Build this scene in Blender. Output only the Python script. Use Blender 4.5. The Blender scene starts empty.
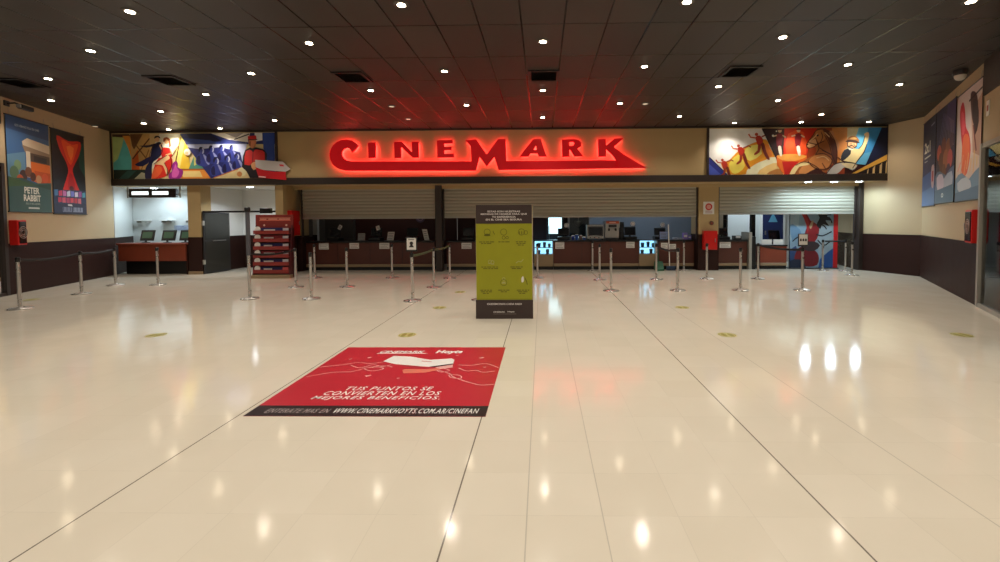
import bpy, bmesh, math, random
from mathutils import Vector, Matrix
random.seed(7)
C = bpy.context.scene.collection
sc = bpy.context.scene

# ------------------------------------------------------------------ materials
def lin(c):
    c /= 255.0
    return c/12.92 if c <= 0.04045 else ((c+0.055)/1.055)**2.4
def rgb(r, g, b): return (lin(r), lin(g), lin(b), 1.0)
MATS = {}
def mat(name, col, rough=0.5, metal=0.0, emit=None, estr=0.0, var=0.06, scale=9.0, spec=0.5, coat=0.0, alpha=1.0):
    """procedural principled material: a faint noise varies the tone and the gloss"""
    if name in MATS: return MATS[name]
    m = bpy.data.materials.new(name); m.use_nodes = True
    nt = m.node_tree; N = nt.nodes; L = nt.links
    b = N['Principled BSDF']
    tc = N.new('ShaderNodeTexCoord')
    no = N.new('ShaderNodeTexNoise'); no.inputs['Scale'].default_value = scale; no.inputs['Detail'].default_value = 3
    L.new(tc.outputs['Object'], no.inputs['Vector'])
    mx = N.new('ShaderNodeMix'); mx.data_type = 'RGBA'
    c = rgb(*col)
    mx.inputs['A'].default_value = tuple(x*(1-var) for x in c[:3])+(1,)
    mx.inputs['B'].default_value = tuple(min(1, x*(1+var)) for x in c[:3])+(1,)
    L.new(no.outputs['Fac'], mx.inputs['Factor'])
    L.new(mx.outputs['Result'], b.inputs['Base Color'])
    mr = N.new('ShaderNodeMapRange')
    mr.inputs['To Min'].default_value = max(0, rough-0.04); mr.inputs['To Max'].default_value = min(1, rough+0.04)
    L.new(no.outputs['Fac'], mr.inputs['Value']); L.new(mr.outputs['Result'], b.inputs['Roughness'])
    b.inputs['Metallic'].default_value = metal
    b.inputs['Specular IOR Level'].default_value = spec
    b.inputs['Coat Weight'].default_value = coat
    if emit:
        b.inputs['Emission Color'].default_value = rgb(*emit); b.inputs['Emission Strength'].default_value = estr
    MATS[name] = m
    return m

def seam_nodes(nt, axis_out, x0, period, width):
    """1 on the joint lines of a regular grid along one axis, 0 elsewhere"""
    N = nt.nodes; L = nt.links
    def math_(op, a, b=None):
        n = N.new('ShaderNodeMath'); n.operation = op
        for i, v in enumerate((a, b)):
            if v is None: continue
            if isinstance(v, (int, float)): n.inputs[i].default_value = v
            else: L.new(v, n.inputs[i])
        return n.outputs[0]
    t = math_('DIVIDE', math_('SUBTRACT', axis_out, x0), period)
    f = math_('ABSOLUTE', math_('SUBTRACT', math_('FRACT', math_('ADD', t, 0.5)), 0.5))
    return math_('LESS_THAN', f, width/2/period), math_('FLOOR', t), math_

def floor_material():
    m = bpy.data.materials.new('polished_ivory_tile'); m.use_nodes = True
    nt = m.node_tree; N = nt.nodes; L = nt.links; b = N['Principled BSDF']
    tc = N.new('ShaderNodeTexCoord'); sp = N.new('ShaderNodeSeparateXYZ'); L.new(tc.outputs['Object'], sp.inputs[0])
    sx, ix, M = seam_nodes(nt, sp.outputs['X'], -0.49, 0.402, 0.0045)
    sy, iy, _ = seam_nodes(nt, sp.outputs['Y'], 2.315, 0.402, 0.0045)
    faint = M('MAXIMUM', sx, sy)
    # three wide expansion joints
    def band(x, w):
        return M('LESS_THAN', M('ABSOLUTE', M('SUBTRACT', sp.outputs['X'], x)), w/2)
    strong = M('MAXIMUM', band(-2.478, 0.010), M('MAXIMUM', band(-0.49, 0.009), band(1.525, 0.010)))
    mid = M('MAXIMUM', band(2.323, 0.008), M('MAXIMUM', band(-0.087, 0.007), band(0.317, 0.005)))
    cv = N.new('ShaderNodeCombineXYZ'); L.new(ix, cv.inputs[0]); L.new(iy, cv.inputs[1])
    wn = N.new('ShaderNodeTexWhiteNoise'); wn.noise_dimensions = '2D'; L.new(cv.outputs[0], wn.inputs['Vector'])
    no = N.new('ShaderNodeTexNoise'); no.inputs['Scale'].default_value = 2.3; no.inputs['Detail'].default_value = 4
    L.new(tc.outputs['Object'], no.inputs['Vector'])
    fac = M('ADD', M('MULTIPLY', wn.outputs['Value'], 0.35), M('MULTIPLY', no.outputs['Fac'], 0.65))
    mx = N.new('ShaderNodeMix'); mx.data_type = 'RGBA'; L.new(fac, mx.inputs['Factor'])
    mx.inputs['A'].default_value = rgb(*FLOOR_A); mx.inputs['B'].default_value = rgb(*FLOOR_B)
    # joints broken up by dirt
    n2 = N.new('ShaderNodeTexNoise'); n2.inputs['Scale'].default_value = 3.1; L.new(tc.outputs['Object'], n2.inputs['Vector'])
    dirt = M('MULTIPLY', M('GREATER_THAN', n2.outputs['Fac'], 0.47), 1.0)
    amt = M('MAXIMUM', M('MULTIPLY', faint, M('ADD', 0.025, M('MULTIPLY', dirt, 0.06))), M('MAXIMUM', M('MULTIPLY', strong, 0.80), M('MULTIPLY', mid, 0.30)))
    m2 = N.new('ShaderNodeMix'); m2.data_type = 'RGBA'; L.new(amt, m2.inputs['Factor']); L.new(mx.outputs['Result'], m2.inputs['A'])
    m2.inputs['B'].default_value = rgb(72, 60, 48); L.new(m2.outputs['Result'], b.inputs['Base Color'])
    b.inputs['Roughness'].default_value = 0.13
    ro = M('ADD', 0.075, M('MULTIPLY', no.outputs['Fac'], 0.05)); L.new(ro, b.inputs['Roughness'])
    b.inputs['Specular IOR Level'].default_value = 0.5
    bn = N.new('ShaderNodeTexNoise'); bn.inputs['Scale'].default_value = 5.5; bn.inputs['Detail'].default_value = 1
    L.new(tc.outputs['Object'], bn.inputs['Vector'])
    bu = N.new('ShaderNodeBump'); bu.inputs['Strength'].default_value = 0.02; bu.inputs['Distance'].default_value = 0.02
    L.new(bn.outputs['Fac'], bu.inputs['Height']); L.new(bu.outputs['Normal'], b.inputs['Normal'])
    return m

def ceiling_material():
    m = bpy.data.materials.new('dark_brown_ceiling_panel'); m.use_nodes = True
    nt = m.node_tree; N = nt.nodes; L = nt.links; b = N['Principled BSDF']
    tc = N.new('ShaderNodeTexCoord'); sp = N.new('ShaderNodeSeparateXYZ'); L.new(tc.outputs['Object'], sp.inputs[0])
    sx, ix, M = seam_nodes(nt, sp.outputs['X'], -0.277, 0.604, 0.024)
    sy, iy, _ = seam_nodes(nt, sp.outputs['Y'], 6.41, 1.225, 0.022)
    cv = N.new('ShaderNodeCombineXYZ'); L.new(ix, cv.inputs[0]); L.new(iy, cv.inputs[1])
    wn = N.new('ShaderNodeTexWhiteNoise'); wn.noise_dimensions = '2D'; L.new(cv.outputs[0], wn.inputs['Vector'])
    mx = N.new('ShaderNodeMix'); mx.data_type = 'RGBA'; L.new(wn.outputs['Value'], mx.inputs['Factor'])
    mx.inputs['A'].default_value = rgb(*CEIL_A); mx.inputs['B'].default_value = rgb(*CEIL_B)
    seam = M('MAXIMUM', sx, M('MULTIPLY', sy, 0.85))
    m2 = N.new('ShaderNodeMix'); m2.data_type = 'RGBA'; L.new(M('MULTIPLY', seam, 0.75), m2.inputs['Factor'])
    L.new(mx.outputs['Result'], m2.inputs['A']); m2.inputs['B'].default_value = rgb(14, 10, 9)
    L.new(m2.outputs['Result'], b.inputs['Base Color'])
    ro = M('SUBTRACT', M('ADD', 0.42, M('MULTIPLY', wn.outputs['Value'], 0.10)), M('MULTIPLY', seam, 0.30))
    L.new(ro, b.inputs['Roughness'])
    b.inputs['Specular IOR Level'].default_value = 0.40
    return m

FLOOR_A, FLOOR_B = (222, 212, 192), (233, 224, 206)
CEIL_A, CEIL_B = (44, 37, 33), (55, 47, 42)

W = {}
def K(key): return W[key]
W['cream']   = mat('cream_wall_paint', (184, 163, 129), 0.6, var=0.03, scale=2)
W['beige']   = mat('beige_fascia_paint', (174, 149, 104), 0.55, var=0.04, scale=2)
W['white']   = mat('white_interior_paint', (214, 214, 210), 0.6, var=0.03, scale=2)
W['grey']    = mat('grey_interior_paint', (96, 88, 80), 0.6)
W['wains']   = mat('dark_brown_wall_laminate', (48, 29, 25), 0.5, var=0.08, scale=3, spec=0.15)
W['trim']    = mat('dark_bronze_trim', (48, 38, 33), 0.45)
W['redwood'] = mat('dark_red_wood', (84, 42, 30), 0.4, var=0.18, scale=4)
W['brownwall'] = mat('dark_red_brown_wall', (72, 34, 26), 0.5, var=0.1, scale=3)
W['orangewood'] = mat('reddish_wood_front', (128, 58, 38), 0.4, var=0.1, scale=4)
W['black']   = mat('black_plastic', (18, 17, 18), 0.35)
W['darkgrey'] = mat('dark_grey_plastic', (44, 44, 46), 0.4)
W['ledge']   = mat('beige_stone_ledge', (150, 128, 98), 0.45)
W['steel']   = mat('brushed_steel', (176, 174, 170), 0.32, metal=0.85)
W['satin']   = mat('satin_chrome_pole', (196, 192, 186), 0.28, metal=0.75)
W['alu']     = mat('anodised_aluminium', (168, 165, 156), 0.45, metal=0.3)
W['shutter'] = mat('galvanised_shutter_slats', (160, 157, 142), 0.42, metal=0.1, var=0.06, scale=1.2)
W['fire']    = mat('fire_cabinet_red_enamel', (200, 22, 18), 0.35)
W['firedark'] = mat('cabinet_dark_glass_front', (40, 18, 18), 0.15)
W['paper']   = mat('white_notice_paper', (222, 220, 214), 0.7)
W['ink']     = mat('dark_printing_ink', (40, 36, 36), 0.7)
W['signred'] = mat('sign_letter_red_acrylic', (190, 10, 20), 0.3, emit=(210, 10, 22), estr=0.30)
W['neon']    = mat('red_neon_backlight', (255, 90, 94), 0.5, emit=(255, 78, 90), estr=20)
W['lens']    = mat('lamp_lens_warm', (255, 244, 220), 0.4, emit=(255, 236, 200), estr=38)
W['coollens'] = mat('lamp_lens_cool', (235, 245, 255), 0.4, emit=(226, 240, 255), estr=32)
W['ring']    = mat('downlight_ring_grey', (70, 64, 58), 0.5)
W['ventdark'] = mat('vent_black_metal', (22, 18, 17), 0.5)
W['belt']    = mat('black_webbing', (20, 18, 20), 0.7)
W['belto']   = mat('olive_webbing', (70, 78, 40), 0.7)
W['kdark']   = mat('totem_dark_brown_print', (62, 48, 45), 0.5)
W['kgreen']  = mat('totem_olive_green_print', (158, 160, 24), 0.5, var=0.04)
W['kolive']  = mat('totem_dark_olive_ink', (98, 98, 14), 0.6)
W['kpale']   = mat('totem_pale_icon_ink', (176, 176, 110), 0.6)
W['card']    = mat('bare_cardboard_edge', (186, 168, 134), 0.7)
W['pwhite']  = mat('white_print', (236, 232, 226), 0.55)
W['pred']    = mat('floor_poster_red', (192, 34, 52), 0.32, var=0.04, scale=3)
W['pblack']  = mat('floor_poster_black_band', (36, 22, 26), 0.35)
W['ppink']   = mat('floor_poster_pale_line', (232, 170, 164), 0.5)
W['porange'] = mat('floor_poster_salmon', (226, 120, 96), 0.5)
W['sticker'] = mat('floor_sticker_yellow_green', (196, 190, 126), 0.4)
W['stickd']  = mat('floor_sticker_dark_print', (156, 146, 74), 0.4)
W['glass']   = None
def glass_mat():
    m = bpy.data.materials.new('clear_shop_glass'); m.use_nodes = True
    nt = m.node_tree; N = nt.nodes; L = nt.links; N.remove(N['Principled BSDF'])
    out = N['Material Output']
    t = N.new('ShaderNodeBsdfTransparent'); t.inputs[0].default_value = (0.86, 0.9, 0.88, 1)
    g = N.new('ShaderNodeBsdfGlossy'); g.inputs['Roughness'].default_value = 0.03
    fr = N.new('ShaderNodeFresnel'); fr.inputs[0].default_value = 1.5
    tc = N.new('ShaderNodeTexCoord'); no = N.new('ShaderNodeTexNoise'); no.inputs['Scale'].default_value = 1.5
    L.new(tc.outputs['Object'], no.inputs['Vector'])
    bu = N.new('ShaderNodeBump'); bu.inputs['Strength'].default_value = 0.02; L.new(no.outputs['Fac'], bu.inputs['Height']); L.new(bu.outputs[0], g.inputs['Normal'])
    mx = N.new('ShaderNodeMixShader'); L.new(fr.outputs[0], mx.inputs[0]); L.new(t.outputs[0], mx.inputs[1]); L.new(g.outputs[0], mx.inputs[2])
    L.new(mx.outputs[0], out.inputs[0]); return m
W['glass'] = glass_mat()
def paint(r, g, b, rough=0.5):
    """a flat printing colour"""
    k = 'print_%d_%d_%d' % (r, g, b)
    if k not in W: W[k] = mat(k, (r, g, b), rough, var=0.05, scale=6)
    return k

def airbrush(r, g, b):
    """a mural colour with soft cloudy tone changes, as sprayed"""
    k = 'airbrush_%d_%d_%d' % (r, g, b)
    if k not in W: W[k] = mat(k, (r, g, b), .5, var=.34, scale=2.6)
    return k
# ------------------------------------------------------------------ mesh building
def tag(o, label=None, cat=None, group=None, kind=None):
    if label: o['label'] = label
    if cat: o['category'] = cat
    if group: o['group'] = group
    if kind: o['kind'] = kind
    return o
def thing(name, label, cat, loc=(0, 0, 0), group=None):
    o = bpy.data.objects.new(name, None); C.objects.link(o); o.location = loc; o.empty_display_size = 0.1
    return tag(o, label, cat, group)
def root_loc(p):
    v = Vector((0, 0, 0))
    while p is not None: v += p.location; p = p.parent
    return v
class MB:
    """collects shapes in world coordinates; build() links them as ONE mesh object"""
    def __init__(s): s.v = []; s.f = []; s.m = []; s.sm = []; s.keys = []
    def mi(s, k):
        if k not in s.keys: s.keys.append(k)
        return s.keys.index(k)
    def face(s, pts, k, smooth=False):
        b = len(s.v); s.v += [tuple(p) for p in pts]; s.f.append(tuple(range(b, b+len(pts)))); s.m.append(s.mi(k)); s.sm.append(smooth)
    def quadset(s, V, F, k, smooth=False):
        b = len(s.v); s.v += [tuple(p) for p in V]
        for f in F: s.f.append(tuple(b+i for i in f)); s.m.append(s.mi(k)); s.sm.append(smooth)
    def box(s, x0, x1, y0, y1, z0, z1, k, T=None, ch=0.0):
        """axis box (optionally mapped through T(u, v, w)) with an edge chamfer on the four long edges when ch > 0"""
        T = T or (lambda a, b, c: (a, b, c))
        if ch <= 0:
            V = [T(x, y, z) for z in (z0, z1) for y in (y0, y1) for x in (x0, x1)]
            F = [(0, 2, 3, 1), (4, 5, 7, 6), (0, 1, 5, 4), (2, 6, 7, 3), (0, 4, 6, 2), (1, 3, 7, 5)]
        else:
            c = min(ch, (x1-x0)/2.1, (y1-y0)/2.1, (z1-z0)/2.1)
            V = []; ring = [(x0+c, y0), (x1-c, y0), (x1, y0+c), (x1, y1-c), (x1-c, y1), (x0+c, y1), (x0, y1-c), (x0, y0+c)]
            ins = [(x0+c, y0+c), (x1-c, y0+c), (x1-c, y0+c), (x1-c, y1-c), (x1-c, y1-c), (x0+c, y1-c), (x0+c, y1-c), (x0+c, y0+c)]
            for z, r in ((z0, ins), (z0+c, ring), (z1-c, ring), (z1, ins)): V += [T(a, b, z) for a, b in r]
            F = [tuple(reversed(range(8))), tuple(range(24, 32))]
            for l in range(3):
                for i in range(8):
                    j = (i+1) % 8; F.append((l*8+i, l*8+j, l*8+8+j, l*8+8+i))
        s.quadset(V, F, k)
    def lathe(s, prof, k, o=(0, 0, 0), n=16, T=None, smooth=True):
        """profile [(r, z)] turned about the z axis through o"""
        T = T or (lambda a, b, c: (a, b, c))
        V = []; F = []
        for r, z in prof:
            for i in range(n):
                a = 2*math.pi*i/n; V.append(T(o[0]+r*math.cos(a), o[1]+r*math.sin(a), o[2]+z))
        for l in range(len(prof)-1):
            for i in range(n):
                j = (i+1) % n; F.append((l*n+i, l*n+j, l*n+n+j, l*n+n+i))
        s.quadset(V, F, k, smooth)
        s.quadset(V[:n], [tuple(reversed(range(n)))], k); s.quadset(V[-n:], [tuple(range(n))], k)
    def tube(s, path, r, k, n=8, smooth=True):
        P = [Vector(p) for p in path]; V = []; F = []
        for i, p in enumerate(P):
            d = (P[min(i+1, len(P)-1)]-P[max(i-1, 0)]).normalized()
            u = d.cross(Vector((0, 0, 1)))
            if u.length < 1e-3: u = Vector((1, 0, 0))
            u.normalize(); w = d.cross(u)
            rr = r[i] if isinstance(r, (list, tuple)) else r
            for q in range(n):
                a = 2*math.pi*q/n; V.append(p+u*(rr*math.cos(a))+w*(rr*math.sin(a)))
        for i in range(len(P)-1):
            for q in range(n):
                t = (q+1) % n; F.append((i*n+q, i*n+t, i*n+n+t, i*n+n+q))
        s.quadset(V, F, k, smooth)
        s.quadset(V[:n], [tuple(range(n))], k); s.quadset(V[-n:], [tuple(reversed(range(n)))], k)
    def prism(s, poly, k, T, w0, w1, ks=None):
        """outline poly in (u, v) extruded from w0 to w1, through T(u, v, w)"""
        n = len(poly); ks = ks or k
        s.face([T(u, v, w1) for u, v in poly], k)
        s.face([T(u, v, w0) for u, v in reversed(poly)], ks)
        for i in range(n):
            a, b = poly[i], poly[(i+1) % n]
            s.face([T(a[0], a[1], w0), T(b[0], b[1], w0), T(b[0], b[1], w1), T(a[0], a[1], w1)], ks)
    def poly(s, pts, k, T, w):
        s.face([T(u, v, w) for u, v in pts], k)
    def text(s, string, u0, v0, u1, v1, k, T, w, bold=0.0, shear=0.0, gap=1.0):
        """lettering fitted into the box (u0, v0)-(u1, v1)"""
        cu = bpy.data.curves.new('lettering', 'FONT'); cu.body = string; cu.size = 1; cu.offset = bold; cu.shear = shear; cu.resolution_u = 2; cu.space_character = gap
        ob = bpy.data.objects.new('lettering', cu); C.objects.link(ob)
        dg = bpy.context.evaluated_depsgraph_get(); me = bpy.data.meshes.new_from_object(ob.evaluated_get(dg))
        bpy.data.objects.remove(ob); bpy.data.curves.remove(cu)
        xs = [v.co.x for v in me.vertices]; ys = [v.co.y for v in me.vertices]
        ax, bx, ay, by = min(xs), max(xs), min(ys), max(ys)
        sx = (u1-u0)/(bx-ax); sy = (v1-v0)/(by-ay)
        V = [T(u0+(v.co.x-ax)*sx, v0+(v.co.y-ay)*sy, w) for v in me.vertices]
        s.quadset(V, [tuple(p.vertices) for p in me.polygons], k)
        bpy.data.meshes.remove(me)
    def build(s, name, parent=None, label=None):
        o0 = root_loc(parent)
        me = bpy.data.meshes.new(name)
        me.from_pydata([tuple(Vector(v)-o0) for v in s.v], [], s.f)
        for k in s.keys: me.materials.append(W[k])
        for p, i, sm in zip(me.polygons, s.m, s.sm): p.material_index = i; p.use_smooth = sm
        me.update()
        o = bpy.data.objects.new(name, me); C.objects.link(o)
        if parent is not None: o.parent = parent
        if label: o['label'] = label
        return o
def struct(mb, name): return tag(mb.build(name), kind='structure')
def dup(root, loc, label, group=None):
    r = root.copy(); C.objects.link(r); r.location = loc; r['label'] = label
    if group: r['group'] = group
    for ch in list(root.children):
        c = ch.copy(); C.objects.link(c); c.parent = r
        for g in list(ch.children):
            d = g.copy(); C.objects.link(d); d.parent = c
    return r
def frame(P0, P1, flip=False):
    """plan line P0 -> P1 as T(u, z, w): u along, z up, w out towards the room"""
    d = Vector((P1[0]-P0[0], P1[1]-P0[1])); L = d.length; d.normalize()
    n = Vector((d.y, -d.x)) if not flip else Vector((-d.y, d.x))
    return (lambda u, v, w: (P0[0]+d.x*u+n.x*w, P0[1]+d.y*u+n.y*w, v)), L
def front(Y):
    """a plane facing the camera side: T(x, z, w) with w towards -Y"""
    return lambda u, v, w: (u, Y-w, v)
def smooth(pts, n=4, closed=True):
    """Catmull-Rom through pts"""
    P = pts; N_ = len(P); out = []
    for i in range(N_ if closed else N_-1):
        if closed: a, b, c, d = P[i-1], P[i], P[(i+1) % N_], P[(i+2) % N_]
        else: a, b, c, d = P[max(i-1, 0)], P[i], P[i+1], P[min(i+2, N_-1)]
        for k in range(n):
            t = k/n
            out.append(tuple(0.5*((2*b[j])+(-a[j]+c[j])*t+(2*a[j]-5*b[j]+4*c[j]-d[j])*t*t+(-a[j]+3*b[j]-3*c[j]+d[j])*t**3) for j in (0, 1)))
    if not closed: out.append(P[-1])
    return out
def disc(x, y, r, n=14, ry=None): return [(x+r*math.cos(2*math.pi*i/n), y+(ry or r)*math.sin(2*math.pi*i/n)) for i in range(n)]
def stroke(pts, w):
    """a bent line as an outline of width w"""
    L_, R_ = [], []
    for i, p in enumerate(pts):
        a = pts[max(i-1, 0)]; b = pts[min(i+1, len(pts)-1)]
        dx, dy = b[0]-a[0], b[1]-a[1]; l = math.hypot(dx, dy) or 1
        nx, ny = -dy/l*w/2, dx/l*w/2
        L_.append((p[0]+nx, p[1]+ny)); R_.append((p[0]-nx, p[1]-ny))
    return L_+R_[::-1]

# ------------------------------------------------------------------ the setting
ZC = 4.36                                       # ceiling height
YF = 13.4                                       # face of the fascia over the counters
ZF = 2.72                                       # underside of the fascia
YS = 14.2                                       # plane of the roller shutters
LA, LB, LE = (-11.78, 9.55), (-13.1, 13.4), (-14.05, 15.05)
RN, RC, RE = (7.85, 8.1), (10.41, 12.39), (9.95, 14.3)

W['floor_tile'] = floor_material(); W['ceil_tile'] = ceiling_material()
b = MB(); b.box(-17, 16, -9, 19.2, -0.12, 0, 'floor_tile'); struct(b, 'floor')
b = MB(); b.box(-17, 16, -9, YF+0.5, ZC, ZC+0.12, 'ceil_tile'); struct(b, 'ceiling')

def wall_run(name, pts, z0, z1, k, th=0.14, out=-1):
    """a wall along plan points (its room face on the line), thickness behind it"""
    b = MB()
    for P, Q in zip(pts, pts[1:]):
        T, L = frame(P, Q); b.box(0, L, z0, z1, min(0, out*th), max(0, out*th), k, T)
    return struct(b, name)
wall_run('wall_left', [LA, LB], 0, ZC, 'cream', 0.14, -1)
wall_run('wall_booth_side', [(LB[0]-.02, LB[1]+.04), LE], 0, ZC, 'white', 0.14, -1)
wall_run('baseboard_left', [(LA[0]+.02, LA[1]), (LB[0]+.02, LB[1]), (LE[0]+.02, LE[1]-.02)], 0, 1.14, 'wains', 0.018, -1)
wall_run('wall_right', [RN, RC, RE], 0, ZC, 'cream', 0.14, 1)
wall_run('baseboard_right', [(RN[0]-.02, RN[1]+.01), (RC[0]-.022, RC[1]), (RE[0]-.02, RE[1]-.02)], 0, 1.14, 'wains', 0.018, 1)

# fascia with its dark lower band
b = MB(); b.box(-13.3, 10.35, YF, YF+0.5, ZF, ZC, 'beige'); struct(b, 'wall_fascia')
b = MB(); b.box(-13.15, 10.25, YF-0.06, YF, ZF, ZF+0.20, 'trim'); b.box(-13.15, 10.25, YF-0.05, YF, ZC-0.05, ZC-.002, 'trim')
for x in (-13.10, -8.0, 4.93, 10.2): b.box(x-0.03, x+0.03, YF-0.05, YF, ZF+0.2, ZC-0.05, 'trim')
struct(b, 'trim_1')
# soffits behind the fascia
b = MB(); b.box(-14.3, -7.9, YF+0.5, 15.65, ZF, ZF+0.1, 'white'); b.box(-7.9, 10.35, YF+0.5, YS+0.25, ZF, ZF+0.1, 'cream')
b.box(-7.9, 10.35, YS+0.25, 19, 2.9, 3.0, 'grey')
struct(b, 'ceiling_soffit')
# back walls of the booth, passage and counters
b = MB(); b.box(-14.2, -10.6, 15.05, 15.2, 0, ZF, 'white'); struct(b, 'wall_booth_back')
b = MB(); b.box(-10.6, -7.9, 15.5, 15.65, 0, ZF, 'white'); b.box(-10.5, -7.9, 15.48, 15.5, 0, 1.14, 'wains'); struct(b, 'wall_passage_back')
b = MB(); b.box(-8.2, -3.2, 16.6, 16.75, 0, 3, 'brownwall'); struct(b, 'wall_counter_left_back')
b = MB(); b.box(-8.2, -8.05, 14.9, 16.6, 0, 3, 'grey'); b.box(-8.05, -7.0, 16.4, 16.6, 0, 3, 'grey'); struct(b, 'wall_counter_left_side')
b = MB(); b.box(-3.2, 1.05, 16.8, 16.95, 0, 3, 'brownwall'); struct(b, 'wall_counter_middle_back')
b = MB(); b.box(1.05, 6.2, 17.2, 17.35, 0, 3, paint(120, 122, 126)); struct(b, 'wall_kitchen_back')
b = MB(); b.box(6.2, 11.2, 17.6, 17.75, 0, 3, 'white'); struct(b, 'wall_entry_back')
b = MB(); b.box(5.95, 6.1, 15.1, 17.55, 0, 2.9, 'white'); struct(b, 'wall_kitchen_side')
b = MB(); T, L = frame((9.95, 14.3), (11.0, 17.6)); b.box(0, L, 0, 3, -0.12, 0, 'cream', lambda u, v, w: T(u, v, -w))
b.box(0, L, 0, 1.14, 0, .02, 'wains', T); struct(b, 'wall_entry_side')

# pillars (plaster over a dark wainscot)
def pillar(name, x0, x1, y0, y1, plinth=False):
    b = MB(); b.box(x0, x1, y0, y1, 1.14, ZF, 'beige'); b.box(x0-.012, x1+.012, y0-.012, y1, 0, 1.14, 'wains')
    if plinth: b.box(x0-.02, x1+.02, y0-.03, y0-.012, 0, .09, 'ledge')
    return struct(b, name)
pillar('wall_pillar_booth', -10.86, -10.45, YF+.08, YF+.5, True)
b = MB(); b.box(-10.75, -10.52, YF+.5, 15.5, 1.14, ZF, 'white'); b.box(-10.77, -10.50, YF+.5, 15.5, 0, 1.14, 'wains'); struct(b, 'wall_passage_side')
pillar('wall_pillar_passage', -8.14, -7.9, YF+.08, YS+0.75)
pillar('wall_pillar_counter', 4.93, 5.55, YS-.1, YS+0.6)
# door frame posts that guide the shutters
def post(name, x0, x1, y0, y1): b = MB(); b.box(x0, x1, y0, y1, 0, ZF, 'trim', ch=.008); return struct(b, name)
b = MB(); b.box(-7.9, 9.9, YS-.13, YS-.06, ZF-.10, ZF, 'beige'); struct(b, 'trim_5')
post('trim_2', -3.36, -3.16, 13.98, 14.3)
post('trim_3', 9.86, 9.99, 14.02, 14.3)
b = MB(); b.box(-7.9, -7.72, YS-.02, YS+.75, 0, 1.1, 'wains'); struct(b, 'trim_4')

# ------------------------------------------------------------------ roller shutters
def shutter(x0, x1, zb, label):
    t = thing('roller_shutter', label, 'roller shutter', ((x0+x1)/2, YS, zb), 'roller shutters over the counters')
    b = MB(); p = 0.105; n = int((ZF-zb-0.05)/p)+1; T = front(YS)
    V = []; prof = []
    z = zb+0.06
    while z < ZF-.005:
        for dz, w in ((0, 0), (.012, .010), (.04, .016), (.075, .012), (.096, 0)):
            if z+dz < ZF-.001: prof.append((z+dz, w))
        z += p
    prof.append((ZF-.001, 0))
    for (za, wa), (zc, wc) in zip(prof, prof[1:]):
        b.face([T(x0, za, wa), T(x1, za, wa), T(x1, zc, wc), T(x0, zc, wc)], 'shutter')
        b.face([T(x1, za, wa-.012), T(x0, za, wa-.012), T(x0, zc, wc-.012), T(x1, zc, wc-.012)], 'shutter')
    b.build('slat_curtain', t)
    b = MB(); b.box(x0, x1, YS-.03, YS+.02, zb, zb+0.062, 'alu', ch=.008); b.build('bottom_bar', t)
    for x in (x0-.045, x1):
        b = MB(); b.box(x, x+.045, YS-.04, YS+.04, 0.98 if x > -7 else 1.1, ZF-.002, 'trim', ch=.005); b.build('guide_rail', t)
    return t
shutter(-7.68, -3.41, 1.68, 'half lowered grey roller shutter left of the dark post')
shutter(-3.11, 4.88, 1.69, 'long half lowered grey roller shutter below the red sign')
shutter(5.6, 9.81, 1.75, 'half lowered grey roller shutter below the horse mural, lit cool white')

# ------------------------------------------------------------------ sign over the counters
KX = 0.03023
def SP(zx, zy):                                    # sign drawing units -> metres on the fascia
    px = 310+zx/2.857; py = 125+zy/2.857
    x = -6.481+(px-328)*KX; z = 4.164-(py-137)*KX-0.000212*(px-328)
    return (x*.984, 1.565+(z-1.565)*.984)
# the tilt of the drawing is taken out again: letters stand level
def SPn(pts): return [SP(*p) for p in pts]
TS = front(YF)
TM = lambda u, v, w: (u*.992, YF-w, 1.565+(v-1.565)*.992)
sign = thing('illuminated_sign', 'large red halo-lit letter sign in the middle of the beige fascia', 'sign', (-1.6, YF-.05, 3.0))
def letter(outline, smooth_it=False, hole=None):
    pts = SPn(outline)
    cx = sum(p[0] for p in pts)/len(pts); cy = sum(p[1] for p in pts)/len(pts)
    b = MB()
    b.prism(pts, 'signred', TS, 0.11, 0.17)
    o = b.build('letter', sign)
    return o, pts
def inset(pts, d):
    n = len(pts); out = []
    area = sum(pts[i][0]*pts[(i+1) % n][1]-pts[(i+1) % n][0]*pts[i][1] for i in range(n))
    sgn = 1 if area > 0 else -1
    for i in range(n):
        a, p, c = Vector(pts[i-1]), Vector(pts[i]), Vector(pts[(i+1) % n])
        e1 = (p-a); e2 = (c-p)
        if e1.length < 1e-6 or e2.length < 1e-6: out.append(tuple(p)); continue
        e1.normalize(); e2.normalize()
        n1 = Vector((-e1.y, e1.x))*sgn; n2 = Vector((-e2.y, e2.x))*sgn
        m = n1+n2
        if m.length < 0.3: m = n1
        m.normalize(); k = min(2.0, 1/max(0.35, m.dot(n1)))
        out.append(tuple(p+m*d*k))
    return out
LET = {}
LET['C'] = [(139, 60), (133, 52), (122, 45), (108, 42), (92, 43), (78, 48), (66, 58), (58, 71), (55, 86), (57, 100), (64, 113), (74, 122), (88, 128), (102, 131), (200, 131), (300, 131), (400, 131), (465, 131), (465, 118), (465, 104), (400, 104), (300, 104), (200, 104), (118, 104), (106, 102), (97, 96), (91, 87), (91, 77), (97, 69), (106, 65), (113, 67), (118, 73), (120, 79), (129, 72)]
LET['I'] = [(166, 51), (188, 50), (189, 60), (188, 94), (168, 95), (167, 60)]
LET['N'] = [(242, 49), (264, 48), (293, 78), (293, 48), (312, 48), (313, 94), (295, 94), (262, 63), (262, 95), (243, 95)]
LET['E'] = [(365, 45), (410, 43), (411, 53), (386, 54), (386, 63), (407, 62), (407, 72), (386, 73), (386, 83), (413, 82), (414, 93), (366, 94)]
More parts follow.
